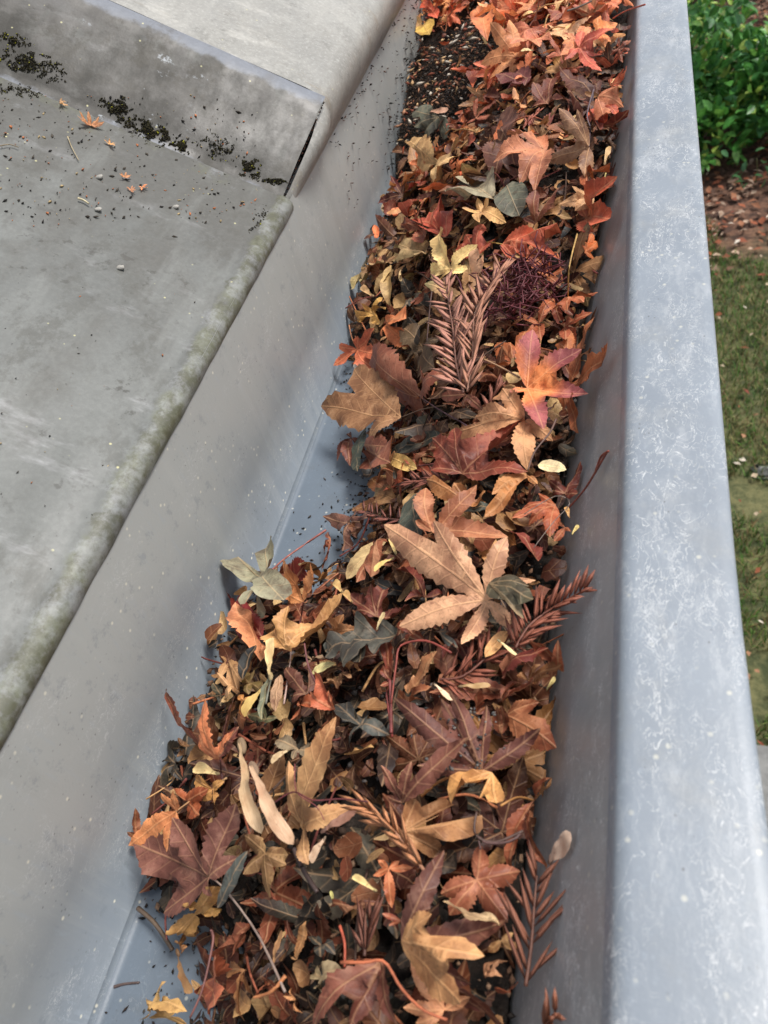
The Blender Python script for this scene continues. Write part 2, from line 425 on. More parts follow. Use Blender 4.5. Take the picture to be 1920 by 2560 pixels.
# the step between the two sheets
prof = [(YB, .0012), (YB + .003, .0019), (YB + .006, .0035), (YB + .012, .0072), (YB + .024, .0138), (YT - .012, .0216), (YT - .008, .0242), (YT - .003, .0266), (YT + .002, .0280), (YT + .007, RH)]
uu = [0, .004, .012, .03, .06, .1, .16, .25, .4, .8, 1.2, 1.6]
V, F = [], []
for u in uu:
    for (y, n) in prof:
        V.append(rp(u, y, n + .0006 * noise.noise(Vector((u * 30, y * 30, 3)))) - Vector((EX, 0, EZ)))
k = len(prof)
for j in range(len(uu) - 1):
    for i in range(k - 1):
        a = j * k + i; F.append((a, a + k, a + k + 1, a + 1))
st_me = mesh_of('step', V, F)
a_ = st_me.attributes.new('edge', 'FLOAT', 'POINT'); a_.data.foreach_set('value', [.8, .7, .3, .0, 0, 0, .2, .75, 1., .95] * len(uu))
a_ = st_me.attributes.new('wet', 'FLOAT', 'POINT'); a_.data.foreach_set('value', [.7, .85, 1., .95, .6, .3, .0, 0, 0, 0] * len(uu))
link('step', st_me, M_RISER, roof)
# upper sheet: flat field that noses over down to the gutter's back edge
nose = []
P_top = rp(.012, 0, RH); P_end = Vector((XL - .0005, 0, -.001))
ctrl = [P_top, rp(-.004, 0, RH), Vector((XL + .013, 0, .016)), P_end]
for i in range(10):
    t = i / 9
    b = ctrl[0] * (1 - t) ** 3 + ctrl[1] * 3 * t * (1 - t) ** 2 + ctrl[2] * 3 * t * t * (1 - t) + ctrl[3] * t ** 3
    nose.append(b)
nose = nose[::-1]
rows = []
for q in nose:
    rows.append((lambda q: (lambda y: Vector((q.x, y, q.z + (.0012 * noise.noise(Vector((3, y * 70, 5))) if q.z < .002 else 0)))))(q))
for u in (.02, .032, .045, .07, .11, .16, .25, .4, .8, 1.2, 1.6):
    rows.append((lambda u: (lambda y: rp(u, y, RH)))(u))
ysU = [YT + .0072, YT + .013, YT + .02] + list(np.linspace(YT + .03, Y1, 110))
roof_grid('upper_sheet', rows, ysU, M_PLAT)
# closing flap under the open end of the step, with a dark slit left beside it
NZ = nose[::-1]
V = []; F = []
NT_, NS_ = 14, len(NZ)
for a_ in range(NT_ + 1):
    t = a_ / NT_; y = YB + .0015 + (YT + .007 - YB - .0015) * t
    nn = .0012
    for (ya, na), (yb, nb) in zip(prof, prof[1:]):
        if ya <= y <= yb: nn = na + (nb - na) * (y - ya) / (yb - ya)
    if t > .999: nn = RH
    gap = .0016 * math.sin(math.pi * min(1, t * 1.05)) ** .6 if t < .97 else 0
    A_ = rp(.012 * t ** 6 - .001, y, nn) + Vector((gap * .8, gap * .5, -.0004)); B_ = Vector((XL - .0005, y + .002 * (1 - t), -.001))
    for b_ in range(NS_):
        q = b_ / (NS_ - 1)
        bul = Vector((NZ[b_].x, 0, NZ[b_].z)) - Vector((NZ[0].x, 0, NZ[0].z)).lerp(Vector((NZ[-1].x, 0, NZ[-1].z)), q)
        V.append(A_.lerp(B_, q) + bul * t - Vector((EX, 0, EZ)))
for a_ in range(NT_):
    for b_ in range(NS_ - 1):
        k = a_ * NS_ + b_; F.append((k, k + 1, k + NS_ + 1, k + NS_))
link('end_flap', mesh_of('end_flap', V, F), M_PLAT, roof)
# added black sheet: keeps the slit dark and stops light leaking in
V = [rp(u, y, -.012) - Vector((EX, 0, EZ)) for y in (Y0, Y1) for u in (.004, 1.6)]
nt = NT('black backing for the slit'); nt.p.inputs['Base Color'].default_value = (.015, .014, .013, 1); nt.rough(.9)
link('slit_dark_sheet', mesh_of('slit_dark_sheet', V, [(0, 1, 3, 2)], False), nt.m, roof)

# ------------------------------------------------------------------ the heap in the gutter
def lerp_table(tab, y):
    if y <= tab[0][0]: return tab[0][1]
    for (a, va), (b, vb) in zip(tab, tab[1:]):
        if y <= b:
            t = (y - a) / (b - a); t = t * t * (3 - 2 * t); return va + (vb - va) * t
    return tab[-1][1]
HR = [(-.3, .040), (.03, .043), (.177, .048), (.305, .0575), (.463, .080), (.568, .097), (.7, .1), (2.6, .1)]
HL = [(-.3, -.02), (.03, -.018), (.055, .010), (.08, .019), (.15, .019), (.178, .010), (.200, -.022), (.30, -.024), (.335, -.014), (.362, .004), (.39, .015), (.44, .019), (.53, .022), (.585, .052), (.65, .066), (.75, .078), (2.6, .08)]
def heap(x, y):
    xw = xr(ZF + .05)
    s = (x - XL) / (xw - XL); s = max(0., min(1., s))
    hl, hr = lerp_table(HL, y), lerp_table(HR, y)
    f = min(1., s * 1.35); f = f * f * (3 - 2 * f) * .5 + f * .5
    return hl + (hr - hl) * f
def heap_normal(x, y):
    e = .012
    dx = (heap(x + e, y) - heap(x - e, y)) / (2 * e); dy = (heap(x, y + e) - heap(x, y - e)) / (2 * e)
    return Vector((-dx, -dy, 1)).normalized()

def ray(px, py):
    u = (px - 960) / FPX; v = (1280 - py) / FPX
    return FWD + RIGHT * u + UP * v
def at(px, py, lift=.006):
    """photo pixel -> the place on the heap (or the gutter panel behind it) that it shows"""
    d = ray(px, py); t = .12
    while t < 1.6:
        p = CAM + d * t
        if p.z <= ZF + max(0, heap(p.x, p.y)) + lift: break
        if p.x <= XL + .0025 and p.z < .0: break
        if p.z < -.003 and p.x >= xr(p.z) - .0025 and p.x < .02: break
        t += .0012
    return CAM + d * t

# humus bed
nx, ny = 90, 420
xs = np.linspace(XL + .0008, -.0072, nx); ysb = np.linspace(-.25, 1.4, ny)
V = []; F = []
for j, y in enumerate(ysb):
    for i, x in enumerate(xs):
        h = heap(x, y) - .011
        h += .004 * noise.noise(Vector((x * 70, y * 70, 0))) + .0028 * noise.noise(Vector((x * 190, y * 190, 5))) + .0015 * noise.noise(Vector((x * 480, y * 480, 9)))
        z = ZF + h
        xm = xr(z) - .0008
        V.append((min(x, xm), y, z))
for j in range(ny - 1):
    for i in range(nx - 1):
        a = j * nx + i
        if max(V[a][2], V[a + 1][2], V[a + nx][2], V[a + nx + 1][2]) < ZF - .001: continue
        F.append((a, a + 1, a + nx + 1, a + nx))
humus = link('humus', mesh_of('humus', V, F), M_SOIL)
tag(humus, 'black rotted humus showing between the dead leaves', 'humus', kind='stuff')

# ------------------------------------------------------------------ leaf builders
def prof_lance(s, a=.95, b=.95):
    pk = a / (a + b)
    return (s ** a) * ((1 - s) ** b) / ((pk ** a) * ((1 - pk) ** b))

def build_leaf(name, lobes, wr=.2, fold=.25, ruffle=.12, teeth=8, tint2=None, seed=0, edge_dark=0.0, tipw=.95):
    """lobes: list of (angle, length, tip_height). Flat outline -> triangulated -> bent. Returns a mesh in metres."""
    rnd = random.Random(seed)
    lobes = sorted(lobes, key=lambda l: l[0])
    n = len(lobes); tau = math.tau
    gaps = [((lobes[(i + 1) % n][0] - lobes[i][0]) % tau) or tau for i in range(n)]
    g = max(range(n), key=lambda i: gaps[i])
    order = [(g + 1 + i) % n for i in range(n)]
    L = [lobes[i] for i in order]
    ang = [L[0][0]]
    for i in range(1, n): ang.append(ang[-1] + ((L[i][0] - L[i - 1][0]) % tau))
    ln = [l[1] for l in L]; hz = [l[2] for l in L]
    big = max(ln)
    def halfgap(i, side):
        j = i + side
        if j < 0 or j >= n: return math.radians(78)
        return max(.06, abs(ang[j] - ang[i]) / 2)
    W = []
    for i in range(n):
        W.append(wr * (.72 if n > 2 else .95) * (ln[i] * .8 + big * .2) * rnd.uniform(.93, 1.07))
    def side_pts(i, side):
        a = ang[i]; ax = Vector((math.cos(a), math.sin(a))); pe = Vector((-ax.y, ax.x)) * side
        lim = halfgap(i, side) * .97; pts = []
        nt_ = max(9, teeth); amp = .08 if teeth >= 5 else 0.
        for k in range(nt_):
            s1 = 1 - (k + 1) / (nt_ + .6); s0 = 1 - (k + .32) / (nt_ + .6)
            for s_, m in ((s0, 1 + amp), (s1 + .010, 1 - amp)):
                if s_ < .05: continue
                w = W[i] * prof_lance(s_, .95, tipw) * m * (1 + .05 * rnd.uniform(-1, 1))
                phi = math.atan2(w, s_ * ln[i])
                if phi >= lim: return pts
                pts.append(ax * (s_ * ln[i]) + pe * w)
        return pts
    outline = [Vector((0, 0))]
    prev_left = None; sin_r = {}
    for i in range(n):
        rs = side_pts(i, -1); ls = side_pts(i, 1)
        if i > 0:
            ba = (ang[i - 1] + ang[i]) / 2
            rr = min(prev_left[-1].length if prev_left else ln[i - 1] * .3, rs[-1].length if rs else ln[i] * .3) * .93
            outline.append(Vector((math.cos(ba), math.sin(ba))) * rr); sin_r[i] = rr
        outline += rs[::-1]
        outline.append(Vector((math.cos(ang[i]), math.sin(ang[i]))) * ln[i])
        outline += ls
        prev_left = ls
    co = list(outline); no = len(outline)
    edges = [(i, (i + 1) % no) for i in range(no)]
    for i in range(n):
        a = ang[i]; ax = Vector((math.cos(a), math.sin(a))); pe = Vector((-ax.y, ax.x))
        last = 0
        tipi = min(range(no), key=lambda q: (outline[q] - ax * ln[i]).length)
        for s_ in (.1, .2, .3, .4, .5, .6, .7, .8, .9):
            co.append(ax * (s_ * ln[i])); edges.append((last, len(co) - 1)); last = len(co) - 1
            w = W[i] * prof_lance(s_, .95, tipw)
            for sd in (-1, 1):
                phi = math.atan2(w * .5, s_ * ln[i])
                if s_ > .15 and phi < halfgap(i, sd) * .8: co.append(ax * (s_ * ln[i]) + pe * sd * w * .48)
        edges.append((last, tipi))
        if i < n - 1:
            ba = (ang[i] + ang[i + 1]) / 2; lim_r = sin_r[i + 1]
            for q in (.1, .22, .35, .5, .65, .82): co.append(Vector((math.cos(ba), math.sin(ba))) * lim_r * q)
    sc = 1 / big
    res = delaunay_2d_cdt([c * sc for c in co], edges, [list(range(no))], 1, 1e-5)
    pts = [Vector(p) / sc for p in res[0]]; faces = [tuple(f) for f in res[2] if len(f) >= 3]
    V, info, tin = [], [], []
    so = rnd.uniform(0, 99)
    cup = rnd.uniform(-.14, .22); twist = [rnd.uniform(-.75, .75) for _ in range(n)]
    mcurl = rnd.uniform(-.8, .5); side_bend = [rnd.uniform(-.12, .12) for _ in range(n)]
    arch = [rnd.uniform(-.06, .22) for _ in range(n)]; fsg = [rnd.choice((1, 1, 1.3, .6, -.5)) for _ in range(n)]
    for p in pts:
        r_ = p.length
        if r_ < 1e-6:
            V.append((0, 0, 0)); info.append((0, 0, seed % 97 / 97)); tin.append((1, 1, 1, 1)); continue
        a = math.atan2(p.y, p.x)
        best, bd = 0, 9
        for i in range(n):
            dd = abs((a - ang[i] + math.pi) % tau - math.pi)
            if dd < bd: bd, best = dd, i
        i = best
        al = r_ * math.cos(bd); d = abs(r_ * math.sin(bd)); s_ = max(0, min(1, al / ln[i]))
        z = hz[i] * s_ ** 1.7 + fold * d * (1 - .4 * s_) * fsg[i] + arch[i] * ln[i] * math.sin(math.pi * s_) + mcurl * min(1.3, d / (W[i] + 1e-6)) ** 2 * W[i] + cup * r_ * r_ / big + twist[i] * s_ * r_ * math.sin((a - ang[i] + math.pi) % tau - math.pi)
        z += ruffle * big * .35 * noise.noise(Vector((p.x * 2.2 / big + so, p.y * 2.2 / big, so)))
        z += ruffle * big * .22 * noise.noise(Vector((p.x * 6 / big + so, p.y * 6 / big, so + 3))) * min(1, d / (W[i] + 1e-6) + .25)
        ca_, sa_ = math.cos(ang[i]), math.sin(ang[i]); kb = side_bend[i] * al * al / ln[i]
        V.append((p.x - sa_ * kb, p.y + ca_ * kb, z)); info.append((d, al, seed % 97 / 97))
        m = 1.0
        if tint2:
            q = s_ * .9 + .35 * noise.noise(Vector((p.x * 2.6 / big + so, p.y * 2.6 / big, so + 8))) + tint2[3]
            q = max(0, min(1, (q - .35) / .3))
            t = tuple(1 + (tint2[c] - 1) * q for c in range(3))
        else: t = (1, 1, 1)
        if edge_dark:
            e = max(0, min(1, (d / (W[i] + 1e-6) - .45) * 1.6)) * edge_dark + max(0, s_ - .8) * 2 * edge_dark
            t = tuple(c * (1 - min(.6, e)) for c in t)
        tin.append((*t, 1))
    me = mesh_of(name, V, faces)
    at_ = me.attributes.new('vein', 'FLOAT_VECTOR', 'POINT'); at_.data.foreach_set('vector', np.asarray(info, dtype=np.float32).ravel())
    vcol(me, tin)
    me.materials.append(M_LEAF)
    return me

def tube_mesh(name, pts, r0, r1, sides=6):
    if r0 < .003: r0 *= .5; r1 *= .5
    V, F = [], []
    n = len(pts)
    for i, p in enumerate(pts):
        tg = (pts[min(n - 1, i + 1)] - pts[max(0, i - 1)]).normalized()
        a = tg.orthogonal().normalized(); b = tg.cross(a)
        r_ = r0 + (r1 - r0) * i / (n - 1)
        for k in range(sides):
            th = math.tau * k / sides
            V.append(p + (a * math.cos(th) + b * math.sin(th)) * r_)
    for i in range(n - 1):
        for k in range(sides):
            F.append((i * sides + k, i * sides + (k + 1) % sides, (i + 1) * sides + (k + 1) % sides, (i + 1) * sides + k))
    F.append(tuple(range(sides))[::-1]); F.append(tuple((n - 1) * sides + k for k in range(sides)))
    return mesh_of(name, V, F)
def smooth_path(P, n=14):
    if len(P) == 2: P = [P[0], (P[0] + P[1]) / 2, P[1]]
    out = []
    m = len(P) - 1
    for i in range(n + 1):
        t = i / n * m; k = min(m - 1, int(t)); f = t - k
        p0 = P[max(0, k - 1)]; p1 = P[k]; p2 = P[k + 1]; p3 = P[min(m, k + 2)]
        out.append(.5 * ((2 * p1) + (p2 - p0) * f + (2 * p0 - 5 * p1 + 4 * p2 - p3) * f * f + (3 * p1 - p0 - 3 * p2 + p3) * f ** 3))
    return out

CROPS = {1: (900, 0, 2.183), 2: (820, 560, 2.183), 3: (520, 1120, 1.659), 4: (300, 1700, 1.43), 5: (480, 1380, 3.318), 6: (940, 1560, 3.19), 7: (200, 2100, 2.765), 8: (780, 2080, 2.514), 9: (1000, 0, 2.765)}
def src(c, p):
    ox, oy, s = CROPS[c]; return ox + p[0] / s, oy + p[1] / s
def P3(c, p, lift): return at(*src(c, p), lift)

def clamp_walls(co):
    """press a leaf flat against a gutter panel instead of letting it pass through"""
    co = co.copy()
    co[:, 2] = np.maximum(co[:, 2], ZF + .0008)
    co[:, 0] = np.maximum(co[:, 0], XL + .0012)
    lim = XRT + KR * co[:, 2] - .0014
    co[:, 0] = np.where(co[:, 2] < -.0035, np.minimum(co[:, 0], lim), co[:, 0])
    return co
def press(o):
    me = o.data; Mx = np.array(o.matrix_world)
    co = np.empty(len(me.vertices) * 3, dtype=np.float32); me.vertices.foreach_get('co', co); co = co.reshape(-1, 3)
    A = Mx[:3, :3]; t_ = Mx[:3, 3]
    lc = (clamp_walls(co @ A.T + t_) - t_) @ np.linalg.inv(A).T
    me.vertices.foreach_set('co', lc.astype(np.float32).ravel()); me.update()
def as_root(o, name):
    r_ = empty(name); r_.matrix_world = o.matrix_world.copy()
    o.parent = r_; o.matrix_parent_inverse = Matrix.Identity(4); o.matrix_basis = Matrix.Identity(4)
    return r_
SEED = [100]
HERO_SPOTS = []
def frame_from(J, tips, bias):
    n = Vector((0, 0, 0))
    hn = heap_normal(J.x, J.y)
    vs_ = [(t - J) for t in tips]
    for i in range(len(vs_)):
        for j in range(i + 1, len(vs_)):
            c = vs_[i].cross(vs_[j])
            if c.length > 1e-9:
                if c.dot(hn) < 0: c = -c
                n += c
    n = n.normalized() if n.length > 1e-9 else hn
    n = (n * .75 + hn * .25 + bias).normalized()
    x = (vs_[0] - n * vs_[0].dot(n)).normalized(); y = n.cross(x)
    return x, y, n

def hero(c, J, tips, colour, label, wr=.2, lift=.009, stem=None, stem_col=None, fold=.4, ruffle=.2, tint2=None, teeth=11, name='maple_leaf', cat='leaf', tipl=.006, stem_lift=.010, group=None, edge=.0, tipw=.95, bias=(0, 0, 0)):
    SEED[0] += 1; rnd = random.Random(SEED[0]); fold = fold * 1.5 if fold > 0 else fold; ruffle *= 1.75
    Jp = P3(c, J, lift)
    T = [P3(c, t[:2], lift + (t[2] if len(t) > 2 else tipl * rnd.uniform(-1, 1))) for t in tips]
    x, y, n = frame_from(Jp, T, Vector(bias))
    lobes = []
    for t in T:
        v = t - Jp; a = math.atan2(v.dot(y), v.dot(x)); l = math.hypot(v.dot(x), v.dot(y)); lobes.append((a, l, v.dot(n)))
    me = build_leaf(name, lobes, wr, fold, ruffle, teeth, tint2, SEED[0], edge, tipw)
    o = link('blade' if stem else name, me)
    Mx = Matrix.Identity(4)
    for i in range(3): Mx[i][0] = x[i]; Mx[i][1] = y[i]; Mx[i][2] = n[i]; Mx[i][3] = Jp[i]
    o.matrix_world = Mx; press(o)
    o.color = (*S(*colour), 1)
    if stem: o = as_root(o, name)
    tag(o, label, cat, group)
    if stem:
        pts = [Jp] + [P3(c, q, stem_lift) for q in stem]
        inv = Mx.inverted()
        pts = [inv @ p for p in smooth_path(pts, 10)]
        st = link('stem', tube_mesh('stem', pts, .00055, .0008), M_STEM, o)
        st.color = (*S(*(stem_col or (150, 95, 75))), 1)
    HERO_SPOTS.append((Jp.x, Jp.y))
    return o

def oak_outline(L, W, nl, rnd):
    pts_l, pts_r = [], []
    N = 40
    for i in range(N + 1):
        s_ = i / N
        env = (math.sin(math.pi * min(1, s_ * .92 + .04)) ** .7) * (.55 + .45 * math.sin(math.pi * (s_ * .8 + .05)))
        for side, arr, ph in ((1, pts_l, 0.), (-1, pts_r, .18)):
            lob = .5 - .5 * math.cos(math.tau * (s_ * nl + ph)); lob = lob ** .6
            w = W * env * (.26 + .74 * lob)
            arr.append(Vector((L * min(1, s_ + .05 * lob), side * w)))
    return [Vector((0, 0))] + pts_r[1:-1] + [Vector((L, 0))] + pts_l[1:-1][::-1]
def oval_outline(L, W, N=14, a=.7, b=.7):
    up = []; dn = []
    for i in range(1, N):
        s_ = i / N; w = W * prof_lance(s_, a, b); up.append(Vector((L * s_, w))); dn.append(Vector((L * s_, -w)))
    return [Vector((0, 0))] + dn + [Vector((L, 0))] + up[::-1]
def wing_outline(L, W, N=22):
    up = []; dn = []
    for i in range(1, N):
        s_ = i / N
        e = 1 if s_ < .78 else math.sqrt(max(0, 1 - ((s_ - .78) / .22) ** 2))
        g = max(0., min(1., (s_ - .10) / .55)); g = g * g * (3 - 2 * g)
        up.append(Vector((L * s_, W * (.26 + .10 * g) * min(1, s_ * 9) ** .5 * e))); dn.append(Vector((L * s_, -W * (.24 + 1.0 * g) * min(1, s_ * 9) ** .5 * e)))
    return [Vector((0, 0))] + dn + [Vector((L, -W * .25))] + up[::-1]

def blade_mesh(name, outline, mat, L, bend=.1, fold=.2, ruffle=.06, seed=0, twist=0., veins=True, spots=0):
    rnd = random.Random(seed); no = len(outline)
    co = list(outline); edges = [(i, (i + 1) % no) for i in range(no)]
    ymax = max(abs(p.y) for p in outline)
    last = 0
    tip = max(range(no), key=lambda q: outline[q].x)
    for i in range(1, 12):
        co.append(Vector((L * i / 12, 0))); edges.append((last, len(co) - 1)); last = len(co) - 1
        for s_ in (-.5, .5): co.append(Vector((L * (i + .4) / 12.5, ymax * s_ * .7)))
    edges.append((last, tip))
    res = delaunay_2d_cdt([c / L for c in co], edges, [list(range(no))], 1, 1e-5)
    so = rnd.uniform(0, 50); V, info = [], []
    for q in res[0]:
        p = Vector(q) * L
        s_ = p.x / L; d = abs(p.y)
        z = bend * L * (4 * s_ * (1 - s_)) + fold * d + ruffle * L * noise.noise(Vector((p.x * 4 / L + so, p.y * 4 / L, so))) + ruffle * .5 * L * noise.noise(Vector((p.x * 11 / L + so, p.y * 11 / L, so)))
        y = p.y; th = twist * s_
        V.append((p.x, y * math.cos(th) - 0 * z, z + y * math.sin(th)))
        info.append((d, p.x, seed % 89 / 89))
    me = mesh_of(name, V, [tuple(f) for f in res[2] if len(f) >= 3])
    at_ = me.attributes.new('vein', 'FLOAT_VECTOR', 'POINT'); at_.data.foreach_set('vector', np.asarray(info, dtype=np.float32).ravel())
    vcol(me, [(1, 1, 1, 1)] * len(V))
    me.materials.append(mat)
    return me

def place_axis(o, A, B, roll=0., up=None):
    x = (B - A).normalized(); hn = up or heap_normal(A.x, A.y)
    n = (hn - x * hn.dot(x)).normalized(); y = n.cross(x)
    Mx = Matrix.Identity(4)
    for i in range(3): Mx[i][0] = x[i]; Mx[i][1] = y[i]; Mx[i][2] = n[i]; Mx[i][3] = A[i]
    o.matrix_world = Mx @ Matrix.Rotation(roll, 4, 'X')
    return o

def blade(kind, c, a, b, wr, colour, label, lift=.010, lift_b=None, bend=.06, fold=.2, ruffle=.06, roll=0., name=None, cat='leaf', nl=3, stem=None, stem_col=None, twist=0., group=None):
    SEED[0] += 1; rnd = random.Random(SEED[0])
    A = P3(c, a, lift); B = P3(c, b, lift if lift_b is None else lift_b); L = (B - A).length
    if kind == 'oak': ol = oak_outline(L, wr * L, nl, rnd); name = name or 'oak_leaf'; mat = M_LEAF
    elif kind == 'oval': ol = oval_outline(L, wr * L); name = name or 'oval_leaf'; mat = M_LEAF
    else: ol = wing_outline(L, wr * L * .62); name = name or 'winged_seed'; mat = M_WING; cat = 'seed'
    me = blade_mesh(name, ol, mat, L, bend, fold, ruffle, SEED[0], twist)
    o = link('wing' if kind == 'wing' else ('blade' if stem else name), me); place_axis(o, A, B, roll); press(o); o.color = (*S(*colour), 1)
    if kind == 'wing' or stem: o = as_root(o, name)
    tag(o, label, cat, group)
    if kind == 'wing':
        sm = bpy.data.meshes.new('seed'); bm = bmesh.new(); bmesh.ops.create_icosphere(bm, subdivisions=2, radius=1); bm.to_mesh(sm); bm.free()
        sm.polygons.foreach_set('use_smooth', [True] * len(sm.polygons))
        s_ = link('seed', sm, M_SEED, o); s_.scale = (.10 * L, .05 * L, .035 * L); s_.location = (.07 * L, 0, .006 * L)
        s_.color = (*S(*[int(q * .72) for q in colour]), 1)
    if stem:
        inv = o.matrix_world.inverted()
        pts = [inv @ p for p in smooth_path([A] + [P3(c, q, lift + .003) for q in stem], 10)]
        st = link('stem', tube_mesh('stem', pts, .0005, .0008), M_STEM, o); st.color = (*S(*(stem_col or (110, 85, 70))), 1)
    HERO_SPOTS.append((A.x, A.y))
    return o

def stalk(c, pts, colour, label, lift=.014, r0=.0006, r1=.0009, name='leaf_stalk', group=None, lifts=None):
    P = [P3(c, p, (lifts[i] if lifts else lift)) for i, p in enumerate(pts)]
    o0 = P[0]
    me = tube_mesh(name, [p - o0 for p in smooth_path(P, 16)], r0, r1)
    o = link(name, me, M_STEM); o.location = o0; o.color = (*S(*colour), 1)
    return tag(o, label, 'stalk', group)

# ------------------------------------------------------------------ leaves, seeds and twigs one can point at
H = hero
# --- far part (crops 1 and 9)
H(1, (1005, 815), [(820, 690), (960, 705), (725, 885), (985, 1025), (1062, 800), (870, 985)], (186, 124, 96), 'salmon brown maple leaf lying face up on darker leaves below the soil mound', .24, .017, fold=.15)
H(1, (1250, 800), [(1075, 590, .016), (1190, 580, .018), (1010, 870), (1205, 965)], (158, 122, 100), 'grey brown maple leaf with two lobes standing up near the front wall', .24, .018, stem=[(1258, 700), (1275, 490)], stem_col=(90, 75, 80), fold=.3)
H(1, (835, 820), [(575, 665), (745, 610), (590, 800), (700, 960), (840, 960)], (112, 72, 62), 'dark maroon maple leaf half hidden behind the salmon brown one', .25, .011)
H(1, (420, 900), [(308, 775, .008), (545, 745, .01), (410, 1012), (318, 850), (495, 935)], (200, 165, 124), 'straw tan maple leaf beside the back wall under the soil mound', .25, .014, stem=[(500, 955), (580, 1000)], stem_col=(170, 120, 95))
H(1, (660, 1160), [(705, 1082, .004), (568, 1160), (825, 1235), (630, 1085), (660, 1215)], (214, 170, 118), 'small straw yellow five-pointed maple leaf on grey leaves', .21, .017, stem=[(560, 1100), (500, 1080)], stem_col=(130, 85, 85))
H(1, (1230, 1185), [(1438, 1000, .012), (1412, 1200, .004), (1310, 1278), (1190, 1090)], (172, 102, 74), 'red edged brown maple leaf pressed up the front wall', .24, .012, tint2=(1.15, .75, .6, .1), fold=.3)
H(1, (1275, 1075), [(1090, 1150), (1155, 1042, .006), (1190, 1180)], (192, 150, 116), 'pale tan maple leaf with a yellow stalk arching beside the front wall', .26, .016, stem=[(1320, 1010), (1342, 945)], stem_col=(200, 180, 110))
H(1, (1295, 545), [(1440, 480, .006), (1430, 605), (1350, 620)], (196, 126, 94), 'light brown maple leaf hanging over a bright orange one by the rim', .26, .016, fold=.3)
H(1, (1290, 590), [(1345, 690), (1250, 680), (1400, 650)], (206, 92, 48), 'bright orange leaf tucked under a light brown leaf by the rim', .3, .010)
H(1, (1260, 640), [(1440, 690), (1395, 735), (1300, 720)], (120, 58, 48), 'dark red curled leaf in the corner against the front wall', .28, .009, fold=.5)
H(1, (1240, 960), [(1350, 930, .012), (1245, 1050), (1250, 915, .01), (1300, 1010)], (176, 96, 52), 'small burnt orange leaf standing against the front wall', .25, .013)
H(1, (960, 1220), [(1090, 1035, .01), (970, 1040, .008), (905, 1180), (1010, 1160)], (138, 84, 60), 'mottled brown maple leaf with purple tinted lobes', .27, .012, tint2=(.7, .6, .8, .05))
H(1, (740, 1090), [(560, 1020), (500, 1060), (740, 1050), (600, 1110)], (150, 142, 128), 'grey oval leaf with wavy edge lying across the heap', .34, .015, ruffle=.2, teeth=3)
blade('oval', 1, (800, 1010), (870, 1180), .33, (112, 112, 104), 'dark grey oval leaf beside the small straw yellow maple leaf', .014)
H(1, (430, 640), [(300, 690), (350, 790), (480, 760), (300, 640)], (108, 110, 104), 'slate grey leaf against the back wall at the foot of the soil mound', .3, .008, teeth=3)
H(1, (930, 440), [(745, 420), (800, 500), (905, 470), (820, 415)], (120, 70, 72), 'purple maroon maple leaf at the edge of the soil mound', .27, .012)
H(1, (930, 155), [(820, 200), (850, 255), (925, 290), (1000, 250), (1010, 190)], (190, 112, 86), 'dusty salmon maple leaf spread below a bent yellow stalk', .27, .014, stem=[(1000, 175), (1090, 200)], stem_col=(205, 160, 105))
H(1, (1195, 270), [(1120, 340), (1320, 310), (1290, 430), (1200, 195), (1380, 180)], (196, 96, 78), 'rosy red maple leaf with upcurled lobes near the rim', .2, .018, fold=.4)
H(1, (1190, 240), [(1110, 300), (1240, 140), (1130, 170), (1100, 250)], (214, 140, 100), 'pale orange maple leaf overlapping the rosy red one', .24, .016)
H(1, (1300, 180), [(1375, 220), (1400, 130), (1330, 250), (1290, 100)], (218, 140, 84), 'light orange maple leaf beside the rim near the far end', .26, .014)
H(1, (1360, 20), [(1290, 60), (1400, 55), (1420, 10), (1300, 10)], (212, 122, 86), 'broad salmon leaf at the very far end beside the rim', .3, .018)
H(1, (690, 150), [(640, 75), (650, 180), (720, 120), (690, 230)], (206, 124, 76), 'upright orange leaf behind two cream seeds at the soil mound', .25, .014)
H(1, (850, 330), [(760, 250), (780, 320), (860, 300), (900, 310)], (186, 102, 72), 'rust orange leaf sloping down to the soil mound', .3, .012)
H(1, (870, 570), [(832, 480, .006), (850, 545), (905, 590)], (196, 140, 98), 'small tan leaf standing on edge below the maroon one', .24, .014)
H(1, (1030, 570), [(945, 430), (1030, 440), (1110, 540), (940, 570)], (128, 76, 64), 'brown maple leaf with lobes pointing up the slope', .24, .012)
H(1, (1380, 480), [(1450, 365, .012), (1475, 400, .012), (1400, 420)], (190, 96, 62), 'orange leaf with thin lobes leaning up against the rim', .18, .014)
H(1, (395, 60), [(360, 30), (420, 20), (430, 90), (375, 90)], (200, 88, 58), 'small red orange leaf at the back wall at the far end', .3, .010)
blade('oval', 1, (380, 190), (345, 135), .3, (206, 170, 90), 'golden curled leaf at the back wall above the soil', .012)
blade('wing', 1, (668, 195), (700, 82), .2, (238, 214, 158), 'cream winged seed standing against an upright orange leaf', .020)
blade('wing', 1, (690, 240), (672, 190), .26, (240, 216, 150), 'cream seed wing tip below the upright orange leaf', .016)
blade('wing', 1, (945, 275), (878, 280), .26, (240, 214, 158), 'cream seed wing lying alone among the orange leaves', .020)
blade('wing', 1, (745, 350), (725, 312), .2, (226, 196, 110), 'yellow seed wing at the edge of the soil mound', .012)
blade('wing', 1, (385, 612), (482, 590), .24, (204, 158, 132), 'pinkish seed wing on the soil by the back wall', .012)
blade('wing', 1, (775, 610), (842, 598), .22, (236, 206, 150), 'cream seed wing just above the dark maroon leaf', .014)
blade('wing', 1, (1335, 900), (1352, 800), .2, (206, 170, 120), 'tan seed wing standing in the corner by the front wall', .014)
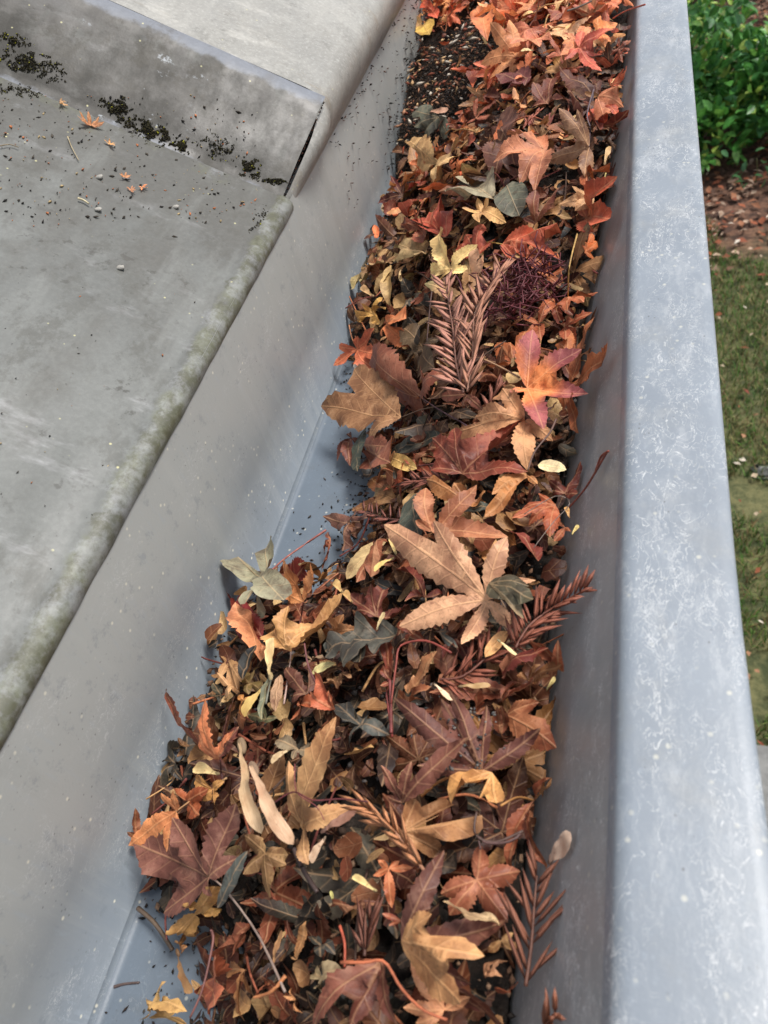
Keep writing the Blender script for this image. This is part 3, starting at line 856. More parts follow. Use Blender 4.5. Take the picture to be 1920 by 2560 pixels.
stalk(1, [(1130, 60), (1190, 40), (1265, 5)], (112, 96, 86), 'grey twig lying across the far orange leaves', .022, .0014, .0010, 'twig')
stalk(1, [(1380, 100), (1450, 60), (1555, 25)], (186, 86, 66), 'red stalk poking over the rim at the far end', .02, lifts=[.018, .03, .05])
stalk(1, [(1255, 690), (1240, 620), (1275, 490)], (104, 86, 92), 'thin grey stalk leaning up beside the front wall', .03)
# --- middle far (crop 2)
H(2, (670, 245), [(565, -2, .006), (780, 80, .006), (548, 275), (600, 325), (770, 262)], (246, 216, 158), 'cream yellow maple leaf with upright lobes, palest of the heap', .2, .020, fold=.3, stem=[(720, 320), (740, 420)], stem_col=(120, 70, 90))
H(2, (770, 275), [(895, 165, .012), (830, 140, .010)], (226, 176, 148), 'pale pink leaf beside the cream yellow maple leaf', .2, .020)
H(2, (950, 110), [(1250, -5, .012), (1265, 175), (1195, 100), (1020, 190), (1130, 180)], (196, 98, 66), 'orange red maple leaf with long yellow stalk across the heap', .2, .016, stem=[(870, 100), (770, 115)], stem_col=(206, 166, 90), fold=.3)
H(2, (800, 160), [(925, 85), (840, -10), (745, 20), (690, 120)], (176, 88, 66), 'brick red maple leaf under the cream yellow one', .28, .013)
H(2, (640, 70), [(480, -60), (560, -60), (700, -50), (540, 60)], (186, 88, 66), 'red maple leaf with arching lobe above the cream yellow one', .25, .013)
H(2, (500, 30), [(410, 10), (440, 90), (545, 110), (500, -30)], (150, 84, 62), 'brown red maple leaf near the back wall beside a yellow bud', .28, .012)
H(2, (535, 165), [(375, 95), (470, 180), (390, 160)], (176, 150, 116), 'tan grey leaf with rounded lobe near the back wall', .3, .015, teeth=4)
blade('wing', 2, (395, 250), (405, 310), .28, (240, 206, 150), 'cream split seed near the back wall beside a brown stalk', .016)
blade('oval', 2, (350, 260), (265, 390), .3, (170, 140, 100), 'curled tan leaf standing near the back wall', .016, fold=.6)
blade('oval', 2, (350, 230), (345, 450), .14, (186, 156, 112), 'narrow tan curled leaf beside dark grey leaves', .016, fold=.7)
H(2, (255, 500), [(310, 400, .006), (180, 530), (290, 560), (205, 460), (325, 460)], (222, 178, 108), 'crumpled golden yellow leaf by the back wall', .3, .014, ruffle=.5, fold=.5)
blade('wing', 2, (250, 395), (175, 350), .24, (222, 180, 130), 'tan winged seed on a red stalk by the back wall', .020, stem=[(180, 410), (95, 460)], stem_col=(150, 80, 70))
H(2, (325, 545), [(435, 488, .008), (428, 685), (310, 620), (365, 510)], (206, 124, 78), 'small orange three-pointed leaf beside the golden crumpled leaf', .22, .016)
H(2, (160, 685), [(38, 765), (72, 678), (165, 612, .005), (272, 575, .005), (345, 742), (262, 805)], (214, 120, 84), 'small bright orange maple leaf overhanging the bare gutter floor', .21, .016, stem=[(130, 620), (115, 552)], stem_col=(190, 130, 90), fold=.15)
H(2, (500, 940), [(265, 725), (535, 790, .008), (238, 905), (690, 850, .006)], (146, 92, 76), 'large purple brown maple leaf beside the needle twig', .2, .015, tint2=(1.1, .95, .9, -.1), fold=.35, stem=[(600, 1010), (740, 1090), (840, 1165)], stem_col=(96, 70, 78))
H(2, (400, 1055), [(35, 1025), (182, 878, .006), (232, 1195)], (158, 118, 90), 'olive brown three-lobed maple leaf reaching over the bare floor', .2, .014, fold=.3, stem=[(520, 1010), (640, 990)], stem_col=(120, 95, 75))
H(2, (540, 700), [(385, 775), (500, 835), (622, 645), (575, 870), (450, 560)], (104, 86, 70), 'dull dark olive leaf pressed under the needle twig', .28, .008)
H(2, (450, 390), [(390, 300), (480, 470), (560, 480), (410, 480)], (84, 80, 76), 'dark grey leaf lying in the hollow near the back wall', .32, .006, teeth=4)
H(2, (500, 560), [(440, 660), (560, 660), (420, 560)], (72, 68, 66), 'black wet leaf at the bottom of the hollow', .3, .005)
H(2, (1085, 893), [(1110, 596, .006), (1388, 702, .008), (1412, 968), (1200, 1130), (992, 918)], (226, 140, 82), 'orange maple leaf with purple patched tips near the front wall', .24, .020, tint2=(.5, .42, 1.5, .12), fold=.12, ruffle=.08)
H(2, (1325, 890), [(1515, 530, .010), (1580, 690, .006), (1405, 1190), (1270, 1030)], (164, 100, 64), 'rust brown maple leaf with two long lobes leaning on the front wall', .17, .012, fold=.3)
H(2, (1075, 1075), [(942, 900, .006), (795, 1045), (640, 1140), (1235, 1185), (1085, 1353)], (196, 146, 112), 'tan maple leaf lying across the dark maroon one', .23, .016, fold=.18, stem=[(1110, 1055), (1158, 1068)], stem_col=(130, 80, 80))
H(2, (737, 1367), [(588, 1158), (725, 1120, .002), (1088, 1070, .004), (1090, 1338), (555, 1342)], (136, 74, 60), 'large dark red brown maple leaf with orange centre below the tan one', .24, .013, tint2=(1.3, 1.1, 1.0, -.05))
H(2, (1310, 395), [(1198, 528), (1325, 502), (1482, 398), (1370, 358, .005), (1400, 480)], (178, 102, 66), 'rust maple leaf drooping below a tall yellow stalk', .23, .016, fold=.4, stem=[(1318, 230), (1360, 55)], stem_col=(206, 166, 96), stem_lift=.03)
H(2, (1400, 160), [(1480, 110), (1440, 50), (1460, 190), (1400, 90)], (196, 110, 56), 'burnt orange leaf leaning on the front wall above the drooping one', .26, .010)
H(2, (1200, 300), [(1100, 110), (1260, 335), (1180, 200), (1290, 240)], (172, 98, 62), 'brown orange leaf beside the dark red tangle', .25, .012)
H(2, (1000, 560), [(900, 545), (1060, 520), (1050, 590), (960, 610)], (142, 86, 58), 'brown leaf below the dark red tangle', .3, .009)
H(2, (1150, 540), [(1050, 500), (1240, 420), (1160, 660), (1070, 600)], (166, 92, 56), 'copper maple leaf right of the needle twig', .22, .012)
H(2, (1010, 740), [(930, 640), (1100, 590), (880, 790), (990, 650)], (172, 100, 60), 'ginger leaf with ragged edge beside the needle twig', .26, .010, ruffle=.3)
H(2, (1290, 560), [(1380, 560), (1440, 470), (1300, 640), (1350, 690)], (156, 84, 56), 'dark ginger leaf leaning down along the front wall', .24, .010)
H(2, (1310, 700), [(1200, 720), (1310, 580), (1360, 740), (1250, 650)], (176, 106, 62), 'ginger brown leaf above the orange and purple maple leaf', .26, .010)
H(2, (755, 930), [(645, 955), (870, 1010), (740, 1000)], (128, 78, 66), 'curled brown leaf across the base of the needle twig', .24, .017, fold=.6)
blade('oval', 2, (205, 1115), (160, 1350), .17, (82, 90, 84), 'slate green pointed leaf hanging over the bare gutter floor', .016, fold=.1)
H(2, (130, 1170), [(60, 1300), (130, 1330), (110, 1140), (200, 1260)], (132, 78, 66), 'maroon brown leaf behind the slate green pointed leaf', .24, .008)
H(2, (230, 1230), [(380, 1345), (310, 1250), (240, 1330)], (140, 88, 74), 'reddish leaf scrap beside the slate green pointed leaf', .25, .010)
blade('oval', 2, (640, 1165), (340, 1265), .13, (66, 68, 66), 'black narrow leaf lying flat beside the large maroon leaf', .007)
blade('oval', 2, (345, 1280), (490, 1340), .11, (206, 172, 112), 'yellow narrow seed wing near the bare floor', .012)
H(2, (560, 1240), [(495, 1340), (590, 1190), (610, 1250)], (138, 90, 66), 'brown leaf scrap between black leaf and maroon leaf', .28, .010)
blade('wing', 2, (200, 830), (140, 770), .3, (222, 212, 200), 'white papery seed below the small bright orange maple leaf', .012)
blade('oval', 2, (1145, 1320), (1300, 1340), .26, (236, 220, 186), 'cream white oval seed near the front wall', .018)
# --- middle (crops 3, 5, 6)
H(3, (1160, 632), [(742, 338, .004), (910, 340, .007), (1220, 370, .010), (1352, 535, .002), (800, 722), (1040, 812), (1268, 752)], (216, 168, 140), 'largest pale tan maple leaf lying spread open in mid heap', .165, .024, fold=.22, ruffle=.06, edge=.15, stem=[(1220, 720), (1275, 815)], stem_col=(120, 82, 74), tipw=.85)
H(3, (1165, 560), [(1368, 645), (1290, 735), (1335, 565), (1225, 640)], (106, 102, 88), 'dark olive grey leaf fragment lying on the largest tan leaf', .3, .030, teeth=3)
H(3, (925, 345), [(905, 160, .006), (1112, 148, .008), (1228, 355), (860, 300)], (178, 118, 88), 'speckled brown maple leaf just behind the largest tan leaf', .2, .018, edge=.2)
H(3, (1085, 240), [(920, 135, .005), (1020, 155, .004), (1150, 175), (1155, 230)], (176, 120, 72), 'golden brown leaf curling over behind the speckled one', .28, .014, fold=.5)
H(3, (1325, 112), [(1160, 300), (1175, 190), (1360, 150), (1260, 130)], (186, 130, 84), 'folded ochre leaf with long drooping lobe', .2, .016, fold=.6)
H(3, (395, 640), [(355, 462, .008), (458, 500, .012), (318, 590)], (214, 148, 100), 'light orange tan leaf with one upright serrated lobe near the back wall', .24, .018, fold=.3, stem=[(388, 690), (378, 740)], stem_col=(110, 60, 60))
H(3, (345, 845), [(318, 655, .008), (548, 598, .008), (270, 735), (470, 720)], (198, 152, 104), 'tan maple leaf with folded lobes and long pale stalk', .26, .016, fold=.35, stem=[(335, 930), (315, 1062)], stem_col=(206, 176, 164))
H(3, (218, 885), [(88, 685, .004), (215, 815)], (208, 142, 106), 'smooth orange leaf with pale midrib against the back wall', .27, .014, fold=-.2, teeth=6)
H(3, (250, 800), [(140, 650), (240, 700), (180, 680)], (138, 46, 48), 'deep crimson leaf behind the smooth orange one', .3, .011)
H(3, (330, 560), [(300, 490), (420, 485), (240, 560), (440, 560)], (116, 44, 38), 'blood red leaf behind the light orange tan leaf', .3, .008)
H(3, (110, 640), [(75, 590), (150, 640), (100, 690)], (120, 48, 42), 'dark red leaf under the grey oak leaf', .34, .006)
H(3, (240, 545), [(120, 488), (218, 452), (290, 508), (312, 665), (215, 712), (150, 655)], (150, 146, 132), 'grey oak leaf with rounded drooping lobes beside the back wall', .28, .022, teeth=2, fold=-.3, tipw=.3, name='oak_leaf')
blade('oak', 3, (805, 768), (500, 845), .40, (92, 90, 88), 'charcoal grey oak leaf with ragged lobes in mid heap', .018, nl=2.5, fold=.1, ruffle=.14)
H(3, (640, 760), [(560, 900), (650, 905), (720, 840), (500, 860)], (88, 87, 85), 'dark grey lobed leaf half under the charcoal oak leaf', .24, .014, teeth=2, tipw=.3)
blade('oval', 3, (735, 385), (575, 545), .36, (196, 170, 132), 'rounded pale tan leaf with black specks at the bare floor', .012, fold=.1)
H(3, (740, 380), [(600, 545), (690, 455), (650, 520)], (150, 92, 66), 'red brown leaf overlapping the rounded pale tan leaf', .24, .015)
blade('wing', 3, (780, 440), (755, 372), .3, (236, 206, 138), 'upper wing of cream seed pair beside the largest tan leaf', .022)
blade('wing', 3, (770, 455), (690, 515), .3, (236, 206, 128), 'lower wing of cream seed pair beside the largest tan leaf', .022)
blade('wing', 3, (560, 600), (518, 560), .3, (214, 176, 116), 'small tan seed wing above the folded tan leaf', .016)
blade('wing', 3, (600, 640), (560, 600), .3, (206, 166, 110), 'small ochre seed behind the folded tan leaf', .014)
blade('wing', 3, (700, 755), (728, 682), .3, (206, 182, 134), 'upright pale seed wing above the charcoal oak leaf', .022)
blade('wing', 3, (262, 960), (250, 792), .25, (236, 206, 148), 'upright cream winged seed on a grey stalk near the back wall', .026, stem=[(252, 1000), (240, 1062)], stem_col=(118, 118, 104))
H(3, (600, 315), [(508, 310), (608, 235, .004), (695, 285), (570, 432), (640, 350)], (126, 88, 80), 'crumpled mauve brown leaf at the edge of the bare floor', .22, .012, teeth=3, ruffle=.3)
blade('oval', 3, (870, 170), (868, 392), .2, (84, 88, 84), 'charcoal green oval leaf behind the largest tan leaf', .016)
blade('oval', 3, (1180, 245), (1010, 262), .16, (80, 84, 80), 'charcoal pointed leaf under the golden brown leaf', .012)
H(3, (510, 380), [(455, 500), (500, 345), (480, 440)], (142, 78, 58), 'brown curled leaf edge at the bare floor', .18, .012, fold=.7)
H(3, (1440, 230), [(1370, 195), (1400, 370), (1300, 250), (1330, 330), (1260, 300)], (178, 96, 60), 'orange brown ragged maple leaf beside the front wall', .24, .014)
H(3, (1480, 190), [(1545, 60), (1540, 190), (1420, 130), (1430, 190)], (126, 66, 56), 'maroon leaf pressed against the front wall', .28, .010)
H(3, (1370, 470), [(1240, 355), (1330, 400)], (134, 66, 56), 'narrow maroon lobe above the largest tan leaf', .2, .016)
H(3, (1480, 330), [(1440, 400), (1450, 300), (1500, 350)], (170, 92, 54), 'small orange leaf hanging at the front wall', .26, .012)
blade('wing', 3, (1500, 290), (1478, 245), .3, (222, 168, 104), 'orange tan seed against the front wall', .018)
blade('wing', 3, (1510, 360), (1532, 318), .3, (232, 206, 130), 'yellow seed wing against the front wall', .018)
H(3, (700, 700), [(590, 620), (680, 560), (800, 580), (840, 660), (600, 690)], (118, 62, 52), 'dark maroon maple leaf in the shade left of the largest tan leaf', .26, .010)
H(3, (900, 620), [(790, 500), (990, 620), (820, 640)], (124, 60, 48), 'deep maroon leaf curling under the largest tan leaf', .2, .010)
H(3, (850, 770), [(800, 720), (900, 800), (950, 730), (820, 810)], (132, 70, 48), 'chestnut leaf below the largest tan leaf', .3, .010)
H(3, (540, 760), [(450, 700), (620, 760), (470, 800), (560, 690)], (150, 104, 70), 'brown leaf lying between the folded tan leaf and the oak leaf', .28, .010)
H(3, (960, 760), [(1035, 832), (985, 755), (935, 760)], (98, 100, 102), 'slate grey leaf scrap under the largest tan leaf', .3, .012, teeth=2)
H(6, (260, 560), [(500, 235, .010), (300, 420)], (174, 122, 86), 'tan curled narrow leaf on a thin grey twig', .13, .022, fold=.8)
H(6, (1120, 560), [(620, 440), (520, 420), (450, 500)], (156, 92, 70), 'brown leaf roll beneath the small needle twig', .14, .010)
blade('wing', 6, (660, 500), (915, 480), .2, (182, 148, 102), 'speckled tan winged seed beneath the small needle twig', .022)
blade('wing', 6, (465, 480), (620, 600), .22, (240, 206, 168), 'bright cream leaf scrap on the dark purple maple leaf', .030)
blade('wing', 6, (970, 125), (1130, 250), .14, (236, 216, 160), 'cream seed wing under the base of the needle twig', .024)
blade('oval', 6, (870, 265), (1050, 60), .2, (222, 172, 120), 'pale peach leaf scrap under the base of the needle twig', .020)
H(6, (1200, 440), [(1400, 430, .006), (1490, 300, .014), (1330, 340), (1130, 390)], (152, 106, 72), 'curled brown leaf forming a loop against the front wall', .2, .016, fold=.8)
H(6, (1480, 380), [(1420, 140, .016), (1200, 150, .014)], (146, 84, 58), 'arched rust leaf edge over the brown loop by the front wall', .13, .020, fold=.5)
blade('wing', 6, (1360, 530), (1420, 420), .26, (206, 186, 120), 'greenish cream seed against the front wall', .014)
H(6, (1000, 430), [(1320, 160, .014), (970, 320), (1180, 300)], (138, 66, 56), 'narrow red brown leaf rising beside the small needle twig', .2, .020, fold=.3)
H(6, (1010, 630), [(1290, 460, .012), (1180, 480)], (124, 68, 50), 'rolled dark rust leaf pointing to the front wall', .10, .018, fold=.8)
H(6, (1040, 730), [(1470, 950, -.002), (1310, 640, .003)], (176, 116, 84), 'spotted orange brown leaf with black pointed tip on the front wall', .3, .016, fold=-.25, tint2=(.6, .45, .4, -.15))
H(6, (845, 1178), [(155, 575, .008), (520, 600, .006), (640, 520, .010), (870, 640, .006), (1345, 880, .006), (330, 1130)], (116, 74, 68), 'big dark purple maple leaf sprinkled with grit', .15, .020, fold=.2, edge=.1, stem=[(850, 1220), (845, 1260)], stem_col=(110, 80, 80))
H(6, (1000, 880), [(1040, 640, .01), (960, 640, .01), (1120, 930)], (140, 86, 66), 'brown leaf standing behind the big dark purple leaf', .22, .012)
H(6, (810, 720), [(800, 530, .010), (855, 650)], (146, 84, 60), 'small copper lobe standing behind the big dark purple leaf', .2, .014)
H(6, (250, 640), [(440, 510), (230, 560), (150, 540), (380, 600)], (164, 104, 72), 'peach brown leaf scrap at the thin grey twig', .26, .016, ruffle=.3)
H(6, (100, 440), [(40, 330), (100, 100), (20, 480), (150, 300)], (140, 72, 52), 'rust red leaf folded on an upright red stalk', .2, .016, fold=.6, stem=[(85, 560), (130, 900)], stem_col=(140, 62, 58))
H(6, (650, 120), [(560, 300), (760, 290), (880, 130), (870, 40)], (112, 56, 48), 'dark plum leaf under the largest tan leaf', .26, .009)
# left of crop 5
H(5, (1190, 1310), [(1040, 985, .008), (1000, 1150), (1120, 1150)], (176, 94, 62), 'copper red leaf with one upright pointed lobe in mid heap', .24, .016, fold=.3)
H(5, (950, 1180), [(810, 990), (940, 960, .004), (1030, 1060), (850, 1250)], (116, 76, 68), 'dull plum leaf between two long stalks', .26, .012)
H(5, (900, 1280), [(810, 1390), (1110, 1320), (880, 1260)], (166, 90, 52), 'glowing rust leaf curling over above the forked tan leaf', .22, .014, fold=.5)
H(5, (1200, 1080), [(1090, 1010), (1330, 1030), (1250, 1120), (1110, 1110)], (148, 108, 80), 'dry brown leaf scrap under the charcoal oak leaf', .26, .012, ruffle=.4)
H(5, (1350, 920), [(1290, 850), (1410, 990), (1310, 1000)], (170, 122, 78), 'ochre curled leaf between the lobes of the charcoal oak leaf', .28, .016, fold=.5)
blade('oval', 5, (980, 1010), (1190, 925), .16, (206, 196, 150), 'pale green speckled leaf strip below the folded tan leaf', .014)
H(5, (1000, 900), [(830, 890), (1080, 900), (930, 960)], (164, 140, 124), 'dusty mauve tan leaf below the folded tan leaf', .26, .010)
H(5, (300, 900), [(240, 870, .004), (380, 1080), (400, 1180), (220, 1030)], (170, 132, 98), 'tan curled leaf in the shadow against the back wall', .26, .012, fold=.5)
blade('oval', 5, (420, 1060), (530, 770), .2, (50, 50, 52), 'black shiny leaf scrap standing by the smooth orange leaf', .022, fold=.5)
H(5, (300, 1110), [(220, 1000), (400, 1180), (330, 1200)], (206, 164, 126), 'pale peach leaf fragment against the back wall', .24, .014)
blade('wing', 5, (600, 1110), (440, 1370), .34, (210, 180, 110), 'broad yellow tan winged seed behind a grey stalk', .018)
H(5, (480, 1090), [(420, 1000), (560, 950), (550, 1100), (450, 1180)], (138, 118, 76), 'olive ochre leaf in the hollow by the back wall', .28, .010)
H(5, (240, 1190), [(120, 1190), (290, 1220), (180, 1100), (240, 1280)], (74, 72, 62), 'dark olive crumpled leaf in the shadow of the back wall', .3, .008)
blade('oval', 5, (740, 1020), (700, 1330), .17, (176, 142, 122), 'spotted pinkish tan seed wing beside the long pale stalk', .016)
H(5, (430, 1230), [(400, 1340), (480, 1200), (390, 1180)], (196, 136, 74), 'small amber leaf beside the broad yellow tan seed', .3, .014)
blade('oval', 5, (655, 1030), (575, 1394), .09, (136, 142, 124), 'grey green folded leaf with long stalk near the back wall', .024, fold=.8)
H(5, (600, 1394), [(560, 1200, .004), (720, 1394), (520, 1330)], (120, 122, 96), 'mossy grey green leaf at the end of a grey stalk', .24, .012, teeth=3)
# --- near part (crops 4, 7, 8)
H(4, (358, 285), [(335, 62, .010), (412, 185, .006), (290, 195)], (206, 128, 88), 'orange maple leaf with upright serrated lobe at the back wall', .2, .022, stem=[(362, 330), (370, 370)], stem_col=(120, 80, 80))
H(4, (355, 275), [(418, 62, .012), (440, 180, .006), (400, 130, .01)], (122, 74, 70), 'plum leaf behind the orange leaf with upright lobe', .22, .016)
H(4, (330, 280), [(218, 15, .006), (265, 165, .002)], (140, 82, 66), 'long thin brown lobe reaching up the back wall', .08, .012, fold=.5)
H(4, (200, 470), [(150, 402, .006), (195, 398, .006), (28, 582), (165, 615), (195, 560)], (218, 146, 98), 'peach orange maple leaf against the back wall with tan stalk', .2, .020, stem=[(290, 405), (382, 350)], stem_col=(196, 156, 112), fold=.3)
H(4, (60, 560), [(22, 545), (58, 455, .004), (30, 590)], (150, 92, 66), 'brown leaf tip standing at the back wall', .2, .010)
H(4, (320, 705), [(42, 595), (195, 488, .004), (392, 428, .006), (430, 622), (150, 812), (340, 770)], (128, 86, 80), 'large dusky purple maple leaf near the back wall', .24, .018, fold=.12, ruffle=.08, stem=[(372, 745), (490, 905), (590, 1115)], stem_col=(160, 140, 128), stem_lift=.022)
H(4, (645, 525), [(828, 150, .012), (602, 290, .008), (848, 455), (700, 650)], (196, 154, 114), 'mottled tan maple leaf with one long upright lobe beside pale seeds', .2, .020, tint2=(.9, .78, .72, -.1), fold=.25, edge=.1)
blade('wing', 4, (432, 215), (510, 545), .125, (196, 164, 126), 'long pale tan winged seed, rear one of the crossed pair', .030)
blade('wing', 4, (470, 300), (622, 580), .14, (200, 164, 132), 'long pinkish tan winged seed lying over another seed', .038)
blade('wing', 4, (610, 245), (542, 300), .3, (210, 182, 140), 'short pale seed wing behind the mottled tan leaf', .024)
blade('wing', 4, (735, 560), (690, 658), .32, (190, 160, 132), 'brown spotted seed wing hanging below the mottled tan leaf', .026)
blade('wing', 4, (720, 545), (845, 460), .24, (150, 110, 92), 'dark brown winged seed across the mottled tan leaf', .027)
H(4, (640, 250), [(590, 215), (690, 245), (620, 285)], (146, 130, 114), 'grey tan leaf scrap behind the mottled tan leaf', .3, .016)
blade('wing', 4, (355, 335), (260, 325), .32, (222, 196, 140), 'cream seed half buried by the back wall', .016)
H(4, (330, 390), [(290, 350), (382, 370), (350, 450), (300, 430)], (196, 148, 90), 'golden tan cupped leaf near the back wall', .34, .014, fold=.6)
H(4, (250, 430), [(200, 380), (290, 490), (300, 400)], (166, 92, 54), 'rust brown leaf behind the peach orange leaf', .3, .012, ruffle=.3)
H(4, (520, 620), [(450, 560), (440, 690), (605, 640), (540, 780), (600, 660)], (164, 130, 94), 'folded khaki leaf below the crossed pale seeds', .32, .014, fold=.4, teeth=4)
blade('oval', 4, (350, 815), (462, 610), .13, (98, 102, 104), 'slate grey narrow leaf crossing the dusky purple leaf', .030, fold=.05)
H(4, (1010, 440), [(1225, 178, .014), (940, 300), (945, 420), (1050, 290, .008)], (126, 80, 70), 'purple brown maple leaf with a long twisted pale tipped lobe', .16, .018, tint2=(1.5, 1.45, 1.4, -.25), fold=.3)
H(4, (860, 160), [(785, 95), (965, 215), (815, 245), (885, 110)], (86, 88, 90), 'charcoal leaf with white edge tip in mid heap', .3, .012, teeth=3)
H(4, (800, 265), [(925, 255), (860, 250)], (206, 164, 112), 'narrow tan leaf strip under the purple brown leaf', .14, .016, fold=.5)
H(4, (1330, 330), [(1180, 430), (1240, 372), (1335, 452), (1290, 420)], (218, 164, 106), 'golden oak leaf with rounded lobes and a black spot', .34, .026, teeth=2, tipw=.3, fold=.1, name='oak_leaf')
H(4, (1010, 545), [(1065, 430), (1180, 425, .004), (1285, 455), (1150, 600), (1150, 490)], (178, 132, 96), 'brown oak leaf with rounded lobe tucked beneath the golden one', .28, .016, teeth=2, tipw=.32, name='oak_leaf')
H(4, (1275, 715), [(1288, 588, .006), (1430, 690), (1142, 762), (1385, 862), (1185, 850)], (172, 108, 84), 'copper rose maple leaf with five broad points', .34, .018, fold=.1, teeth=6, ruffle=.07)
H(4, (1005, 935), [(1152, 605, .010), (1395, 905, -.002)], (120, 80, 74), 'purple brown lobes of a large leaf rising from the near heap', .13, .020, fold=.35, tint2=(1.2, 1.05, .9, -.2))
H(4, (1005, 938), [(1110, 848, .012), (1305, 965, .008), (1228, 1155, .010), (1180, 1010, .016)], (206, 156, 112), 'golden tan leaf curled over at the near end of the heap', .26, .028, fold=-.35, ruffle=.16)
H(4, (1060, 970), [(1400, 1195, .004), (1260, 1060, .006), (1330, 1140)], (116, 66, 56), 'dark maroon leaf under the golden tan curled leaf', .26, .014)
H(4, (1160, 1180), [(1040, 1005, .006), (1010, 1180), (1250, 1130), (1060, 1240)], (212, 152, 116), 'pale orange tan maple leaf at the near edge of the heap', .24, .014, fold=.3)
H(4, (930, 1005), [(690, 1240), (830, 1250), (975, 1240)], (128, 78, 66), 'large plum brown maple leaf drooping at the near edge', .2, .020, fold=.5, stem=[(860, 1000), (790, 1012)], stem_col=(206, 120, 84))
H(4, (300, 1085), [(395, 1015, .006), (415, 1155), (270, 1110)], (182, 104, 76), 'small salmon two-lobed leaf near the bare floor', .24, .018, fold=.3, stem=[(330, 960), (325, 890)], stem_col=(140, 90, 80))
H(4, (470, 880), [(395, 1000), (440, 900, .006), (360, 1010)], (160, 100, 78), 'brown rose curled leaf under the long bare stalk', .26, .014, fold=.6)
H(7, (800, 520), [(690, 590), (920, 380, .010), (900, 560), (760, 430, .010), (700, 660)], (206, 162, 106), 'crumpled golden tan leaf curled in a ring near the back wall', .28, .014, ruffle=.5, fold=.8)
H(7, (720, 760), [(740, 640), (660, 690), (760, 720)], (176, 128, 84), 'small tan leaf tail below the ring shaped leaf', .3, .012, ruffle=.3)
blade('wing', 7, (670, 760), (785, 1045), .22, (160, 122, 82), 'brown spotted seed wing above the bare floor', .016)
H(7, (480, 1190), [(555, 950, .010), (415, 1250), (440, 1090)], (196, 160, 108), 'curled straw leaf on the bare gutter floor', .2, .010, fold=.9, ruffle=.3)
H(7, (620, 1230), [(580, 1060, .008), (730, 1110, .01), (530, 1272), (700, 1250)], (206, 166, 112), 'crumpled straw yellow leaf at the near edge by the bare floor', .26, .014, fold=.9, ruffle=.4)
blade('wing', 7, (1330, 890), (1395, 620), .22, (168, 124, 84), 'upright tan brown seed wing behind the long bare stalk', .018)
H(7, (1500, 830), [(1560, 560, .008), (1450, 800)], (204, 152, 104), 'pale split stick-like leaf roll with red base', .1, .018, fold=.8)
H(7, (1150, 900), [(1180, 1090), (1090, 1250), (1050, 900)], (146, 104, 72), 'brown drooping leaf below the long bare stalk', .2, .012, fold=.6)
H(7, (1280, 1000), [(1300, 880), (1220, 1090), (1320, 1010)], (170, 92, 66), 'rust leaf strip beside the long bare stalk', .2, .012)
H(7, (1490, 1100), [(1420, 1080), (1560, 1190), (1480, 1010)], (206, 148, 106), 'pale peach leaf piece at the near edge', .32, .014)
H(8, (480, 230), [(385, 280), (420, 170, .006), (545, 175), (635, 225), (480, 480)], (196, 118, 80), 'small orange crumpled maple leaf beside the pale orange twig', .22, .020, fold=.4, ruffle=.25)
blade('wing', 8, (405, 370), (250, 285), .22, (232, 206, 140), 'cream yellow seed wing lying in the dark of the near heap', .022)
blade('wing', 8, (145, 470), (115, 370), .24, (206, 196, 120), 'greenish yellow seed standing in the dark of the near heap', .014)
H(8, (560, 560), [(440, 510, .004), (600, 530), (480, 590)], (166, 86, 60), 'red brown curled leaf beside the golden curled leaf', .22, .014, fold=.5)
H(8, (1180, 590), [(810, 505, .008), (1000, 560)], (206, 180, 150), 'pale silvery rolled leaf edge across the copper rose leaf', .12, .026, fold=.7)
H(8, (1190, 680), [(1100, 740), (1260, 620), (1300, 720)], (216, 172, 124), 'cream tan leaf patch beside the needle twig at the front wall', .32, .014)
H(8, (1090, 920), [(1170, 790, .006), (1200, 900), (1230, 800)], (176, 128, 102), 'small rose tan leaf behind the golden curled leaf', .24, .012)
H(8, (60, 920), [(30, 870), (150, 880), (60, 1010), (20, 980)], (164, 146, 122), 'grey tan leaf piece at the near edge beside the plum leaf', .34, .010, teeth=3)
H(8, (60, 720), [(-20, 640), (130, 760), (40, 780)], (74, 74, 74), 'black grey leaf in the dark of the near heap', .34, .008, teeth=3)
H(8, (260, 480), [(100, 490), (330, 460), (200, 540), (480, 470)], (128, 74, 48), 'chestnut rolled leaf across the near heap', .14, .014, fold=.6)
H(4, (1480, 430), [(1500, 680), (1440, 640), (1540, 360, .01), (1390, 700)], (152, 86, 58), 'rust folded leaf hanging down by the front wall', .14, .016, fold=.7, stem=[(1420, 420), (1360, 450)], stem_col=(206, 150, 90))
blade('wing', 4, (1535, 655), (1608, 535), .26, (222, 190, 166), 'pinkish pale seed wing leaning on the front wall', .016, lift_b=.03)
H(4, (1510, 410), [(1540, 360, .008), (1490, 430)], (176, 130, 92), 'tan leaf tip against the front wall', .26, .016)
H(4, (1400, 1105), [(1340, 1110), (1420, 1090, .004)], (176, 96, 60), 'small orange leaf scrap at the near front wall', .24, .014)
